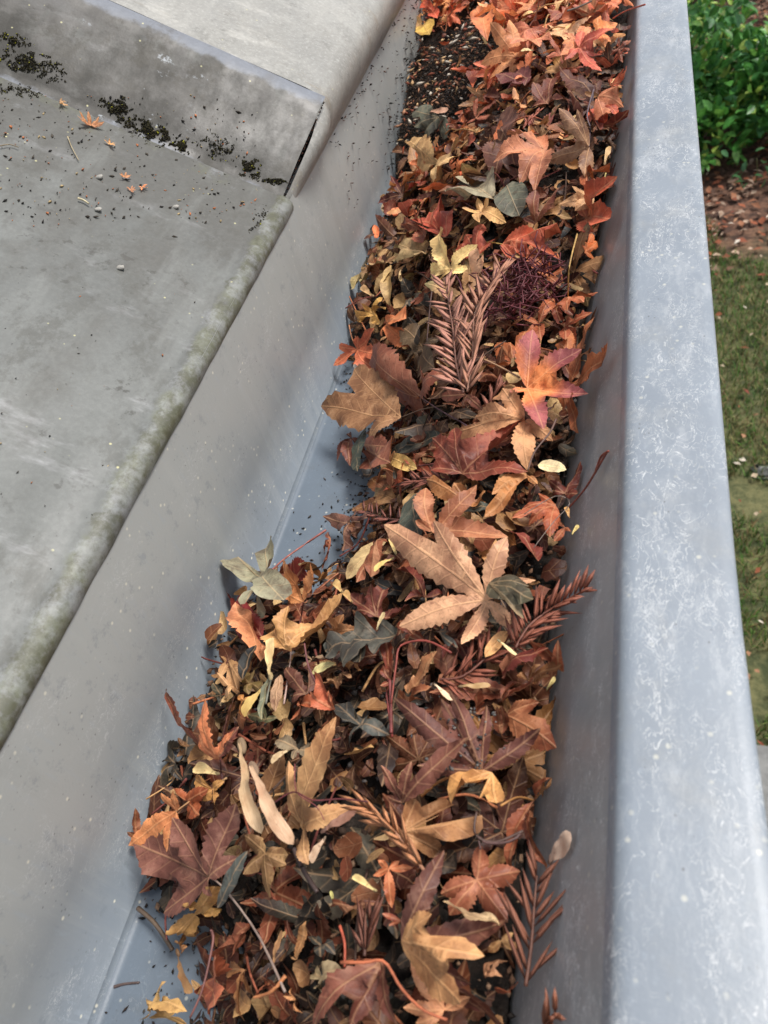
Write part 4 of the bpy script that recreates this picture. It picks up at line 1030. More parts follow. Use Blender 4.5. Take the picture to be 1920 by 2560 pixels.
# loose stalks and thin twigs
stalk(3, [(235, 535), (330, 450), (490, 340)], (176, 108, 98), 'rose stalk bridging from grey oak leaf to the bare floor', .02, .0007, .0011)
stalk(3, [(760, 1060), (780, 900), (800, 820), (905, 800), (1010, 850)], (150, 70, 58), 'red forked stalk above the rust folded leaf', .022)
stalk(3, [(400, 810), (415, 900), (450, 980)], (120, 74, 74), 'dark plum stalk hanging below the folded tan leaf', .022)
stalk(3, [(1495, 250), (1570, 160), (1655, 15)], (146, 84, 72), 'thin brown stalk curving up the front wall', .012, lifts=[.014, .02, .02])
stalk(3, [(1350, 415), (1430, 310), (1500, 230), (1440, 200), (1310, 275)], (140, 126, 116), 'fine grey looping tendril beside the front wall', .020, .0003, .0003, 'tendril')
stalk(2, [(540, 640), (560, 420), (580, 280)], (96, 72, 66), 'tall thin dark stalk beside the needle twig', .022)
stalk(2, [(850, 738), (940, 780), (1045, 838)], (186, 146, 112), 'short pale stalk touching the orange and purple leaf', .018)
stalk(2, [(1090, 1345), (1130, 1240), (1210, 1140), (1245, 1065)], (108, 80, 70), 'brown forked stalk below the orange and purple leaf', .026)
stalk(4, [(550, 440), (620, 400), (690, 430), (790, 425), (885, 435)], (110, 54, 56), 'wavy dark red tendril across the mottled tan leaf', .032, .0005, .0005, 'tendril')
stalk(4, [(625, 300), (632, 400), (700, 450), (730, 500)], (142, 74, 76), 'thin red tendril over the mottled tan leaf', .032, .0003, .0003, 'tendril')
stalk(4, [(965, 0), (968, 90), (970, 190)], (132, 66, 62), 'upright red stalk behind the purple brown leaf', .02, .001, .0012)
stalk(4, [(1075, 415), (1130, 370), (1190, 340)], (206, 146, 84), 'short amber stalk below the big dark purple leaf', .016, .0012, .0007)
stalk(4, [(1275, 470), (1270, 550), (1340, 580), (1440, 540)], (96, 74, 66), 'brown hooked stalk beneath the golden oak leaf', .024)
stalk(8, [(180, 820), (330, 820), (455, 815), (560, 980), (700, 1120), (850, 1180)], (196, 112, 76), 'long bent orange stalk at the near edge', .030, .0009, .0007)
stalk(8, [(205, 850), (205, 700), (175, 590)], (190, 90, 62), 'thin red orange stalk standing in the near heap', .022)
stalk(7, [(600, 690), (590, 560), (600, 470)], (150, 84, 76), 'thin red stalk beneath the dusky purple leaf', .014)
stalk(7, [(1420, 940), (1320, 1050), (1200, 1090)], (206, 136, 88), 'short pale orange twig at the end of the long stalk', .022, .0012, .0008, 'twig')
stalk(7, [(400, 470), (520, 580), (640, 760)], (104, 88, 74), 'grey brown stick leaning to the bare floor', .008, .0018, .0014, 'twig')
stalk(7, [(235, 1015), (310, 995), (410, 985)], (98, 82, 78), 'small dark stick lying on the bare floor', .001, .0012, .0008, 'twig')
stalk(7, [(1480, 60), (1540, 200), (1640, 360)], (80, 64, 60), 'dark stick sloping through the near heap', .014, .0016, .0014, 'twig')
stalk(7, [(760, 1230), (850, 1020), (920, 700), (905, 620)], (128, 84, 78), 'long curved mauve stalk above the small salmon leaf', .026)
stalk(8, [(1060, 110), (1050, 30), (1100, 70), (1240, 60), (1310, 10)], (104, 76, 72), 'dark curling stalk above the copper rose leaf', .024)
stalk(2, [(1400, 215), (1430, 245), (1470, 270)], (150, 80, 76), 'small red stalk lying on the front wall', .004)
stalk(2, [(1460, 1345), (1490, 1270), (1530, 1240)], (150, 76, 60), 'short rust stalk leaning on the front wall', .012)

# needle sprays: stem and single flat needles
def needle_mesh():
    V = [(0, 0, 0), (.25, .055, .012), (.25, -.055, .012), (.6, .06, .02), (.6, -.06, .02), (1, 0, 0), (.25, 0, -.02), (.6, 0, -.015)]
    F = [(0, 2, 1), (1, 2, 4, 3), (3, 4, 5), (0, 1, 6), (0, 6, 2), (1, 3, 7, 6), (2, 6, 7, 4), (3, 5, 7), (4, 7, 5)]
    me = mesh_of('needle', V, F); me.materials.append(M_NEEDLE); return me
NEEDLE = needle_mesh()
def spray(c, pts, colour, label, n=16, nl=.018, lift=.016, ang=42, taper=.5, stem_col=None, width=.72, up=.25, lifts=None):
    SEED[0] += 1; rnd = random.Random(SEED[0])
    P = [P3(c, p, lifts[i] if lifts else lift) for i, p in enumerate(pts)]
    path = smooth_path(P, 24); o0 = P[0]
    root = empty('needle_twig', o0); tag(root, label, 'twig', 'dead conifer sprays in the gutter')
    st = link('stem', tube_mesh('stem', [p - o0 for p in path], .0011, .0006), M_STEM, root); st.color = (*S(*(stem_col or [int(q * .7) for q in colour])), 1)
    n = int(n * 1.35)
    for k in range(n):
        for sd in (-1, 1):
            if rnd.random() < .13: continue
            wv = rnd.uniform(.7, 1.15)
            t = (k + .5 + .3 * sd * .5) / n; i = min(23, int(t * 24)); f = t * 24 - i
            p = path[i].lerp(path[i + 1], f) - o0; tg = (path[i + 1] - path[i]).normalized()
            hn = heap_normal(o0.x, o0.y); side = hn.cross(tg).normalized() * sd
            a = math.radians(ang + rnd.uniform(-20, 20))
            d = (tg * math.cos(a) + side * math.sin(a) + hn * (up + rnd.uniform(-.15, .2))).normalized()
            L = nl * (1 - taper * abs(t - .35)) * rnd.uniform(.6, 1.12)
            o = link('needle', NEEDLE, None, root)
            z = (hn - d * hn.dot(d)).normalized(); z = (z + side * rnd.uniform(-.3, .3) + Vector((.1, -.35, .1))).normalized(); z = (z - d * z.dot(d)).normalized(); y = z.cross(d)
            Mx = Matrix.Identity(4)
            for q in range(3): Mx[q][0] = d[q] * L; Mx[q][1] = y[q] * .0160 * width * wv; Mx[q][2] = z[q] * .012; Mx[q][3] = p[q]
            o.matrix_parent_inverse = Matrix.Identity(4); o.matrix_basis = Mx
            v = rnd.uniform(.8, 1.12); o.color = (*[min(1, q * v) for q in S(*colour)], 1)
    HERO_SPOTS.append((o0.x, o0.y))
    return root
spray(2, [(740, 920), (700, 760), (680, 560), (640, 320)], (206, 146, 124), 'large rose brown needle twig, broader of two joined at the base', 22, .019, .026, 38, width=.95)
spray(2, [(760, 915), (790, 720), (800, 500), (860, 380), (945, 255)], (198, 140, 112), 'large brown needle twig forking towards the dark red tangle', 24, .018, .027, 34, width=.95)
spray(3, [(1275, 830), (1330, 740), (1420, 670), (1560, 590)], (176, 108, 86), 'rust needle twig reaching up to the front wall beside the largest tan leaf', 15, .013, .022, 38)
spray(3, [(960, 960), (1060, 945), (1180, 850), (1270, 800)], (174, 104, 82), 'small red brown needle twig below the largest tan leaf', 14, .013, .018, 48)
spray(3, [(800, 300), (730, 290), (640, 260)], (150, 92, 78), 'small mauve brown needle twig at the edge of the bare floor', 8, .012, .012, 40)
spray(3, [(1010, 130), (930, 130), (840, 140)], (160, 96, 78), 'short rose needle twig under the large maroon leaf', 7, .013, .012, 25)
spray(4, [(1100, 700), (1030, 600), (960, 520), (880, 450)], (218, 150, 104), 'pale peach scaly twig tip in the near heap', 10, .011, .026, 22, .2, (176, 126, 96))
spray(4, [(1450, 1095), (1470, 950), (1480, 820), (1490, 700)], (164, 108, 86), 'brown needle twig fanning out against the near front wall', 10, .016, .022, 36)
spray(8, [(330, 780), (340, 680), (370, 560)], (132, 82, 64), 'dark brown needle tuft in the shade of the near heap', 7, .013, .016, 20)
spray(2, [(880, 1010), (890, 960), (930, 900)], (166, 104, 84), 'tiny rose needle tuft beside the tan maple leaf', 5, .012, .016, 22)
spray(8, [(1440, 1260), (1480, 1200), (1530, 1140)], (176, 112, 84), 'needle tip at the very near edge of the front wall', 5, .010, .012, 25)
spray(1, [(890, 700), (930, 650), (965, 620)], (196, 112, 84), 'tiny salmon needle tip below the soil mound', 5, .008, .018, 18)

# dark red tangle of flower stalks
tang = []
tc = P3(2, (1050, 330), .019); hnT = heap_normal(tc.x, tc.y)
V, F = [], []
rt = random.Random(5)
for k in range(240):
    a = rt.uniform(0, math.tau); rr = .017 * rt.random() ** .5
    p0 = Vector((rr * math.cos(a), rr * 1.3 * math.sin(a), rt.uniform(-.006, .008) - rr * .2))
    d = Vector((rt.uniform(-1, 1), rt.uniform(-1, 1), rt.uniform(-.3, .6))).normalized() * rt.uniform(.006, .013)
    e = Vector((rt.uniform(-1, 1), rt.uniform(-1, 1), rt.uniform(-1, 1))) * .003
    m_ = tube_mesh('t', [p0, p0 + d * .5 + e, p0 + d], .0008, .0006, 5)
    b = len(V); V += [v.co.copy() for v in m_.vertices]; F += [tuple(b + i for i in f.vertices) for f in m_.polygons]
    bpy.data.meshes.remove(m_)
tg_ = link('stalk_tangle', mesh_of('stalk_tangle', V, F), M_STEM); tg_.location = tc; tg_.color = (*S(104, 44, 50), 1)
tag(tg_, 'dark red tangle of fine dried flower stalks beside the needle twig', 'stalks', kind='stuff')


# ------------------------------------------------------------------ the rest of the leaf heap
def random_lobes(rnd):
    n = rnd.choice((5, 5, 7, 7, 5)); L = rnd.uniform(.020, .031); out = []
    span = math.radians(rnd.uniform(105, 135))
    for i in range(n):
        t = -1 + 2 * i / (n - 1)
        l = L * (1 - .48 * abs(t) ** 1.6) * rnd.uniform(.9, 1.08)
        out.append((t * span + rnd.uniform(-.07, .07), l, l * rnd.uniform(-.35, .55)))
    return out
LIB = []
for k in range(26):
    rnd = random.Random(900 + k)
    me = build_leaf('maple_leaf', random_lobes(rnd), rnd.uniform(.17, .25), rnd.uniform(-.4, 1.1), rnd.uniform(.2, .6), 7, (rnd.uniform(.6, 1.15), rnd.uniform(.55, 1.05), rnd.uniform(.55, 1.05), rnd.uniform(-.2, .1)), 900 + k)
    pts = [Vector((0, 0, 0)), Vector((-.008, rnd.uniform(-.003, .003), rnd.uniform(0, .004))), Vector((-.018, rnd.uniform(-.007, .007), rnd.uniform(-.002, .007)))]
    LIB.append((me, tube_mesh('stem', smooth_path(pts, 8), .0005, .0007, 5)))
FAR = [((210, 128, 88), 'salmon'), ((200, 104, 66), 'orange'), ((218, 152, 108), 'pale orange'), ((178, 96, 74), 'brick red'), ((158, 92, 74), 'red brown'), ((212, 148, 98), 'amber orange'), ((204, 162, 128), 'tan')]
MID = [((158, 94, 66), 'rust'), ((108, 64, 56), 'maroon'), ((190, 144, 106), 'tan'), ((132, 90, 68), 'brown'), ((168, 106, 76), 'copper'), ((96, 72, 62), 'dark brown'), ((206, 166, 128), 'pale tan')]
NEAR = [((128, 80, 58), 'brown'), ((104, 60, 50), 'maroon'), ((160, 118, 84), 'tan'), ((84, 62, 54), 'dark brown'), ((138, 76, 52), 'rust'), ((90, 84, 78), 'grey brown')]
LANDMARKS = []
for c_, p_, nm in ((1, (1005, 815), 'the salmon brown leaf'), (1, (420, 900), 'the straw tan leaf'), (1, (1195, 270), 'the rosy red leaf'), (1, (930, 155), 'the dusty salmon leaf'),
                   (1, (1360, 20), 'the farthest salmon leaf'), (1, (690, 150), 'the upright orange leaf'), (1, (1250, 800), 'the grey brown leaf'), (2, (670, 245), 'the cream yellow leaf'), (2, (1050, 330), 'the dark red tangle'),
                   (2, (720, 650), 'the large needle twigs'), (2, (160, 685), 'the small bright orange leaf'), (2, (1085, 893), 'the orange and purple leaf'),
                   (2, (500, 940), 'the large purple brown leaf'), (2, (1310, 395), 'the drooping rust leaf'), (2, (737, 1367), 'the large dark red leaf'), (3, (1160, 632), 'the largest tan leaf'),
                   (3, (640, 800), 'the charcoal oak leaf'), (3, (240, 545), 'the grey oak leaf'), (3, (345, 845), 'the folded tan leaf'), (3, (1380, 700), 'the rust needle twig'), (6, (845, 1100), 'the big dark purple leaf'),
                   (4, (540, 420), 'the crossed pale seeds'), (4, (320, 705), 'the dusky purple leaf'), (4, (1275, 715), 'the copper rose leaf'), (4, (1060, 960), 'the golden curled leaf'),
                   (4, (930, 1050), 'the plum brown drooping leaf'), (7, (800, 520), 'the ring shaped leaf'), (4, (1470, 950), 'the near brown needle twig'), (4, (990, 560), 'the pale peach twig')):
    q_ = P3(c_, p_, .01); LANDMARKS.append((q_.x, q_.y, nm))
USED = {}
def fill_label(o, cn, x, y, sc):
    lm = sorted(LANDMARKS, key=lambda l: (l[0] - x) ** 2 + (l[1] - y) ** 2)
    size = 'small' if sc < .86 else ('large' if sc > 1.04 else 'mid-sized')
    for a, b, nm in lm[:9]:
        dx, dy = x - a, y - b
        if abs(dy) > abs(dx): rel = 'just beyond' if dy > 0 else 'just short of'
        else: rel = 'on the front-wall side of' if dx > 0 else 'on the back-wall side of'
        for adj in (f'{cn} crumpled', f'{size} {cn} crumpled'):
            lab = f'{adj} maple leaf {rel} {nm}'
            if lab not in USED: break
        if lab not in USED: break
    USED[lab] = 1
    tag(o, lab, 'leaf', 'crumpled maple leaves filling the heap')
def soil_zone(x, y, m=0.):
    s = (x - XL) / (xr(ZF + .05) - XL)
    return y > .55 - m * .3 and y < .69 + m * .3 + .02 * math.sin(x * 90) and s < .50 + m - max(0, (y - .62)) * 1.2
def lay(me, x, y, lift, rnd, tilt, scale):
    z = ZF + heap(x, y) + lift
    hn = heap_normal(x, y)
    hn = (hn + Vector((rnd.uniform(-1, 1), rnd.uniform(-1, 1), 0)) * tilt).normalized()
    a = rnd.uniform(0, math.tau); xx = Vector((math.cos(a), math.sin(a), 0)); xx = (xx - hn * xx.dot(hn)).normalized(); yy = hn.cross(xx)
    Mx = Matrix.Identity(4)
    for i in range(3): Mx[i][0] = xx[i] * scale; Mx[i][1] = yy[i] * scale; Mx[i][2] = hn[i] * scale; Mx[i][3] = (x, y, z)[i]
    return Mx
rnd = random.Random(31)
count = 0; tries = 0
spots = []
while count < 150 and tries < 20000:
    tries += 1
    y = rnd.uniform(.0, .98) ** 1.0; x = rnd.uniform(XL + .005, -.012)
    if y < .5 and rnd.random() < .25: continue
    hz_ = heap(x, y)
    if hz_ < (.016 if .17 < y < .36 else .008): continue
    z = ZF + hz_
    if x > xr(z) - .008: continue
    if soil_zone(x, y, .10): continue
    md = .0115 if y > .5 else .0145
    if any((x - a) ** 2 + (y - b) ** 2 < md * md for a, b in spots): continue
    spots.append((x, y))
    near_hero = any((x - a) ** 2 + (y - b) ** 2 < .02 ** 2 for a, b in HERO_SPOTS)
    k = rnd.randrange(len(LIB)); me, sm = LIB[k]
    sc = rnd.uniform(.75, 1.15) * (.92 if y > .5 else 1.0)
    lift = rnd.uniform(-.002, .004) if near_hero else rnd.uniform(.001, .008)
    if y > .5: lift = rnd.uniform(.0, .014)
    Mx = lay(me, x, y, lift, rnd, .42 if y < .5 else .5, sc)
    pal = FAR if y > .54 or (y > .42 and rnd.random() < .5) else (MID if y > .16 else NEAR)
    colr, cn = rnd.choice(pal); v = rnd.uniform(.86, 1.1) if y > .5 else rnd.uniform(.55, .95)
    me2 = me
    # leaves that reach a wall are bent along it
    co = np.empty(len(me.vertices) * 3, dtype=np.float32); me.vertices.foreach_get('co', co); co = co.reshape(-1, 3)
    A = np.array(Mx)[:3, :3]; t_ = np.array(Mx)[:3, 3]
    wc = co @ A.T + t_; wcl = clamp_walls(wc)
    if np.abs(wcl - wc).max() > 1e-5:
        me2 = me.copy(); lc = (wcl - t_) @ np.linalg.inv(A).T
        me2.vertices.foreach_set('co', lc.astype(np.float32).ravel()); me2.update()
    stemmed = rnd.random() < .6
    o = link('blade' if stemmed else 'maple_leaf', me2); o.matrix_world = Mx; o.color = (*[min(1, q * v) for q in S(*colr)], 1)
    if stemmed: o = as_root(o, 'maple_leaf')
    fill_label(o, cn, x, y, sc)
    if stemmed:
        st = link('stem', sm, M_STEM, o); st.color = (*S(*rnd.choice(((170, 106, 74), (130, 74, 66), (200, 156, 104)))), 1)
    count += 1

# buried litter, one mass: small leaf scraps packed under the leaves one can see
def litter(name, n, ylo, yhi, liftlo, lifthi, pal, scale, tilt, seed, label):
    rnd = random.Random(seed); VV, FF, TT, II = [], [], [], []; b = 0
    cache = []
    for me, _ in LIB:
        co = np.empty(len(me.vertices) * 3, dtype=np.float32); me.vertices.foreach_get('co', co)
        inf = np.empty(len(me.vertices) * 3, dtype=np.float32); me.attributes['vein'].data.foreach_get('vector', inf)
        tri = [tuple(p.vertices) for p in me.polygons if len(p.vertices) == 3]
        cache.append((co.reshape(-1, 3), inf.reshape(-1, 3), np.array(tri, dtype=np.int32)))
    got = 0
    while got < n:
        y = rnd.uniform(ylo, yhi); x = rnd.uniform(XL + .004, -.010)
        if heap(x, y) < (.012 if .17 < y < .36 else .004): continue
        if x > xr(ZF + heap(x, y)) - .005: continue
        if soil_zone(x, y, .06) and rnd.random() < .98: continue
        co, inf, tri = cache[rnd.randrange(len(cache))]
        Mx = lay(None, x, y, rnd.uniform(liftlo, lifthi), rnd, tilt, rnd.uniform(*scale))
        A = np.array(Mx)[:3, :3]; t_ = np.array(Mx)[:3, 3]
        wc = clamp_walls(co @ A.T + t_)
        colr = S(*rnd.choice(pal(x, y))[0]); v = rnd.uniform(.4, .8) if name == 'leaf_litter' else rnd.uniform(.8, 1.25)  # litter darkened: older rotted leaves, plus shade of deep gaps put into colour
        VV.append(wc); FF.append(tri + b); b += len(co)
        II.append(np.column_stack([inf[:, 0], inf[:, 1], np.full(len(co), rnd.random())]))
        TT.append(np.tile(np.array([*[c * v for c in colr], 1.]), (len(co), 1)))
        got += 1
    me = np_mesh(name, np.concatenate(VV), np.concatenate(FF), True)
    vcol(me, np.concatenate(TT))
    a_ = me.attributes.new('vein', 'FLOAT_VECTOR', 'POINT'); a_.data.foreach_set('vector', np.concatenate(II).astype(np.float32).ravel())
    o = link(name, me, M_LEAF); tag(o, label, 'leaf litter', kind='stuff'); o.color = (1, 1, 1, 1)
    return o
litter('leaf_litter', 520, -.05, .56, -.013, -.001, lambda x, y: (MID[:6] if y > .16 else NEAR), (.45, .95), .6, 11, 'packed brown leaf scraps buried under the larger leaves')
litter('far_leaf_litter', 480, .50, 1.15, -.006, .011, lambda x, y: FAR, (.5, 1.0), .6, 12, 'mass of small orange leaves piled at the far end of the gutter')

# small broken scraps, curled strips and loose stalks between the leaves
def scraps(name, n, label, seed, ylo, yhi, cols, size=(.003, .011)):
    rnd = random.Random(seed); V, F, C, I = [], [], [], []
    got = 0
    while got < n:
        y = rnd.uniform(ylo, yhi); x = rnd.uniform(XL + .004, -.012); h = heap(x, y)
        if h < (.010 if .17 < y < .36 else .003) or x > xr(ZF + h) - .004: continue
        if soil_zone(x, y) and rnd.random() < .95: continue
        Mx = lay(None, x, y, rnd.uniform(-.003, .011), rnd, .7, 1)
        L = rnd.uniform(*size); W_ = L * rnd.uniform(.14, .5); cv = rnd.uniform(-1.6, 2.2) / L; rl = rnd.uniform(-1.5, 2.5) / (W_ + 1e-5); bend = rnd.uniform(-.3, .3)
        b = len(V); nu, nv = 6, 4
        k_ = rnd.uniform(.35, .95) if name == 'leaf_scraps' else rnd.uniform(.6, 1.15); colr = [c * k_ for c in S(*rnd.choice(cols))]
        for i in range(nu + 1):
            t = i / nu; w = W_ * (math.sin(math.pi * min(1, t * .86 + .10)) ** .7) * rnd.uniform(.75, 1.1)
            for j in range(nv + 1):
                q = (j / nv - .5) * 2
                px_, py_ = L * t, q * w + bend * L * t * t
                z = .5 * cv * L * L * (t - .5) ** 2 + .5 * rl * (q * w) ** 2 * .8
                V.append(tuple(Mx @ Vector((px_, py_, z)))); C.append((*colr, 1)); I.append((abs(q * w) + .0002, px_, rnd.random() * 0 + got % 50 / 50))
        for i in range(nu):
            for j in range(nv):
                a = b + i * (nv + 1) + j; F.append((a, a + 1, a + nv + 2, a + nv + 1))
        got += 1
    co = clamp_walls(np.array(V)); me = np_mesh(name, co, np.array(F), True); vcol(me, C)
    a_ = me.attributes.new('vein', 'FLOAT_VECTOR', 'POINT'); a_.data.foreach_set('vector', np.asarray(I, dtype=np.float32).ravel())
    o = link(name, me, M_LEAF); o.color = (1, 1, 1, 1); return tag(o, label, 'leaf scraps', kind='stuff')
SCR = [(206, 168, 124), (176, 132, 92), (150, 96, 66), (116, 70, 52), (90, 56, 46), (60, 50, 44), (48, 44, 42), (196, 150, 104), (140, 78, 54), (224, 190, 146), (84, 78, 70)]
scraps('leaf_scraps', 1350, 'small broken curled leaf scraps between the larger leaves', 61, -.03, .50, SCR)
scraps('far_leaf_scraps', 800, 'small orange leaf scraps between the far leaves', 62, .44, 1.0, [(210, 122, 78), (194, 98, 62), (220, 164, 116), (158, 78, 56), (118, 62, 50), (224, 184, 134)], (.004, .013))
def loose_stalks(name, n, seed, label):
    rnd = random.Random(seed); V, F, C = [], [], []
    got = 0
    while got < n:
        y = rnd.uniform(-.03, .9); x = rnd.uniform(XL + .012, -.025); h = heap(x, y)
        if h < .012 or x > xr(ZF + h) - .015 or soil_zone(x, y): continue
        a = rnd.uniform(0, math.tau); L = rnd.uniform(.012, .032)
        P = []
        for t in (0, .5, 1):
            xx = x + math.cos(a) * L * (t - .5) + rnd.uniform(-.002, .002); yy = y + math.sin(a) * L * (t - .5) + rnd.uniform(-.002, .002)
            P.append(Vector((xx, yy, ZF + heap(xx, yy) + rnd.uniform(.0, .012))))
        m_ = tube_mesh('t', smooth_path(P, 7), .0007, .0011, 5)
        b = len(V); V += [tuple(v.co) for v in m_.vertices]; F += [tuple(b + i for i in f.vertices) for f in m_.polygons]
        c_ = S(*rnd.choice(((170, 100, 76), (120, 66, 60), (206, 160, 108), (96, 76, 66), (190, 120, 84)))); C += [(*c_, 1)] * len(m_.vertices)
        bpy.data.meshes.remove(m_); got += 1
    co = clamp_walls(np.array(V)); me = mesh_of(name, co.tolist(), F); vcol(me, C)
    return tag(link(name, me, M_CRUMB), label, 'stalks', kind='stuff')
loose_stalks('loose_stalks', 260, 63, 'thin dry leaf stalks scattered through the heap')

# grit, crumbs and chaff
def crumbs(name, specs, label, seed, cat='crumbs', mat=None, elong=1.):
    """specs: list of (point, size, colour)"""
    rs = np.random.RandomState(seed)
    base = np.array([(1, 0, 0), (-1, 0, 0), (0, 1, 0), (0, -1, 0), (0, 0, 1), (0, 0, -1)], dtype=float)
    tri = np.array([(0, 2, 4), (2, 1, 4), (1, 3, 4), (3, 0, 4), (2, 0, 5), (1, 2, 5), (3, 1, 5), (0, 3, 5)])
    VV, FF, CC = [], [], []
    for i, (p, s_, c_) in enumerate(specs):
        q = base * (1 + rs.uniform(-.35, .35, (6, 1))) * np.array([s_ * elong, s_ * rs.uniform(.5, .9), s_ * rs.uniform(.35, .7)])
        a = rs.uniform(0, 6.28); b_ = rs.uniform(-.5, .5); ca, sa = math.cos(a), math.sin(a); cb, sb = math.cos(b_), math.sin(b_)
        R = np.array([[ca, -sa, 0], [sa, ca, 0], [0, 0, 1]]) @ np.array([[cb, 0, sb], [0, 1, 0], [-sb, 0, cb]])
        VV.append(q @ R.T + np.array(p)); FF.append(tri + 6 * i); CC.append(np.tile([*c_, 1], (6, 1)))
    me = np_mesh(name, np.concatenate(VV), np.concatenate(FF)); vcol(me, np.concatenate(CC))
    o = link(name, me, mat or M_CRUMB); return tag(o, label, cat, kind='stuff')
rc = random.Random(77)
GR = [(40, 37, 34), (54, 49, 45), (78, 74, 70), (104, 100, 98), (70, 54, 44), (98, 72, 56), (136, 104, 82), (166, 134, 108)]
sp = []
while len(sp) < 16000:                       # the open soil mound by the back wall
    y = rc.uniform(.535, .74); x = rc.uniform(XL + .002, -.08)
    if not soil_zone(x, y) and rc.random() < .85: continue
    h = heap(x, y)
    if h < .01: continue
    s_ = rc.choice((.0003, .0004, .0005, .0006, .0008, .0013))
    sp.append(((x, y, ZF + h - .010 + rc.uniform(0, .006)), s_, S(*rc.choice(GR + [(90, 74, 64), (78, 64, 56), (56, 50, 47), (62, 54, 50)] * 3))))
crumbs('soil_crumbs', sp, 'dark soil and grit mound open between back wall and far leaves', 3, 'soil')
sp = []
for k in range(1100):                        # chaff on the mound
    y = rc.uniform(.54, .84); x = rc.uniform(XL + .003, -.07)
    if not soil_zone(x, y): continue
    sp.append(((x, y, ZF + heap(x, y) - .001 + rc.uniform(0, .003)), rc.choice((.0008, .0012, .0018)), S(*rc.choice(((206, 170, 126), (170, 110, 80), (140, 80, 62), (190, 140, 110), (216, 206, 190))))))
crumbs('chaff', sp, 'pale chaff and bud scales strewn on the soil mound', 4, 'chaff', elong=2.2)
sp = []
while len(sp) < 4200:                       # grit between the leaves
    y = rc.uniform(-.02, .56); x = rc.uniform(XL + .002, -.03)
    h = heap(x, y)
    if h < .001 or x > xr(ZF + h) - .003: continue
    sp.append(((x, y, ZF + max(.0006, h - .004) + rc.uniform(0, .005)), rc.choice((.0006, .0009, .0014, .002)), S(*rc.choice(GR))))
crumbs('grit', sp, 'black grit and crumbs between the leaves', 5, 'grit')
sp = []
for k in range(5200):                       # crumbs scattered over the bare floor
    y = rc.uniform(-.02, .36); x = XL + .003 + .075 * rc.random()
    h = heap(x, y)
    if h > .004: continue
    edge_ = max(0, min(1, (h + .02) / .022))
    if rc.random() > edge_ ** 2.6 * .95 + .045: continue
    sp.append(((x, y, ZF + .0005), rc.choice((.0003, .0004, .0006, .0009)), S(*rc.choice(GR[:5] + [(60, 50, 46)]))))
crumbs('floor_crumbs', sp, 'scattered black crumbs on the bare gutter floor', 6, 'crumbs', elong=1.5)
sp = []
hero_b = P3(6, (800, 1000), .024)
for k in range(90):                         # grit lying on the dark purple leaf
    p = P3(6, (rc.gauss(720, 150), rc.uniform(640, 1160)), .0235)
    sp.append((tuple(p), rc.choice((.0004, .0006, .0009)), S(*rc.choice(((110, 109, 106), (90, 92, 94), (60, 60, 60), (140, 138, 134))))))
crumbs('leaf_grit', sp, 'grey grit lying on the big dark purple leaf', 8, 'grit')


# ------------------------------------------------------------------ moss and debris on the roof
def roof_n(y):
    if y <= YB: return .0012
    for (a, na), (b, nb) in zip(prof, prof[1:]):
        if y <= b: return na + (nb - na) * (y - a) / (b - a)
    return RH
def at_roof(px, py, lift=0.):
    d = ray(px, py); t = .1
    while t < 2.2:
        p = CAM + d * t
        qx, qz = p.x - EX, p.z - EZ
        if qx * SP + qz * CP <= roof_n(p.y) + lift: break
        t += .0008
    lo, hi = t - .0008, t
    for _ in range(12):
        mid = (lo + hi) / 2; p = CAM + d * mid
        if (p.x - EX) * SP + (p.z - EZ) * CP <= roof_n(p.y) + lift: hi = mid
        else: lo = mid
    return CAM + d * hi
def D(x, y): return x * 1.1573, y * 1.1573          # full view coordinates
RN = Vector((SP, 0, CP))
rm = random.Random(55)
def moss_patch(cx, cy, rx, ry, n, rot=.38):
    out = []
    for k in range(int(n * 5.5)):
        a = rm.uniform(0, math.tau); q = rm.random() ** .6 * (1 + .5 * noise.noise(Vector((math.cos(a) * 1.5 + cx, math.sin(a) * 1.5, cy * .1))))
        ex, ey = rx * q * math.cos(a), ry * q * math.sin(a)
        x = cx + ex * math.cos(rot) - ey * math.sin(rot); y = cy + ex * math.sin(rot) + ey * math.cos(rot)
        if noise.noise(Vector((x * .055, y * .09, 2.))) + .5 * noise.noise(Vector((x * .16, y * .2, 7.))) < -.02 + .45 * (q - .55): continue
        p = at_roof(*D(x, y)) + RN * rm.uniform(-.0004, .0014 * max(.1, 1 - q))
        c_ = rm.choice(((38, 37, 26), (46, 45, 30), (58, 54, 36), (34, 32, 26), (70, 66, 42), (52, 46, 36)))
        if rm.random() < .02: c_ = (186, 186, 60)
        out.append((tuple(p), rm.choice((.0003, .0004, .0006)), S(*c_)))
    return out
sp = []
for a in ((60, 140, 95, 34, 520, .25), (30, 90, 46, 22, 160, .25), (325, 285, 80, 26, 640, .45), (395, 318, 26, 14, 200, .4), (255, 235, 50, 24, 260, .5), (540, 365, 30, 24, 430, .3), (590, 390, 36, 10, 160, .1), (470, 320, 46, 30, 130, .3), (30, 195, 70, 16, 220, .2), (560, 475, 34, 14, 60, -.9)):
    sp += moss_patch(*a)
crumbs('roof_moss', sp, 'dark moss growing along the foot of the roof step', 14, 'moss', M_MOSS)
sp = []
for k in range(520):
    x = rm.uniform(0, 560); y = rm.uniform(205, 480) if rm.random() < .72 else rm.uniform(400, 1300)
    if x > 600 - (y - 470) * .55 - 20: continue
    s_ = rm.choice((.0003, .0004, .0006, .001))
    if y > 520: s_ *= .5
    sp.append((tuple(at_roof(*D(x, y), .0002)), s_, S(*rm.choice(((50, 46, 42), (40, 38, 36), (80, 74, 66), (66, 60, 52), (180, 160, 120), (190, 120, 80))))))
crumbs('roof_crumbs', sp, 'small crumbs and bark bits scattered on the lower roof sheet', 15, 'crumbs', elong=1.5)
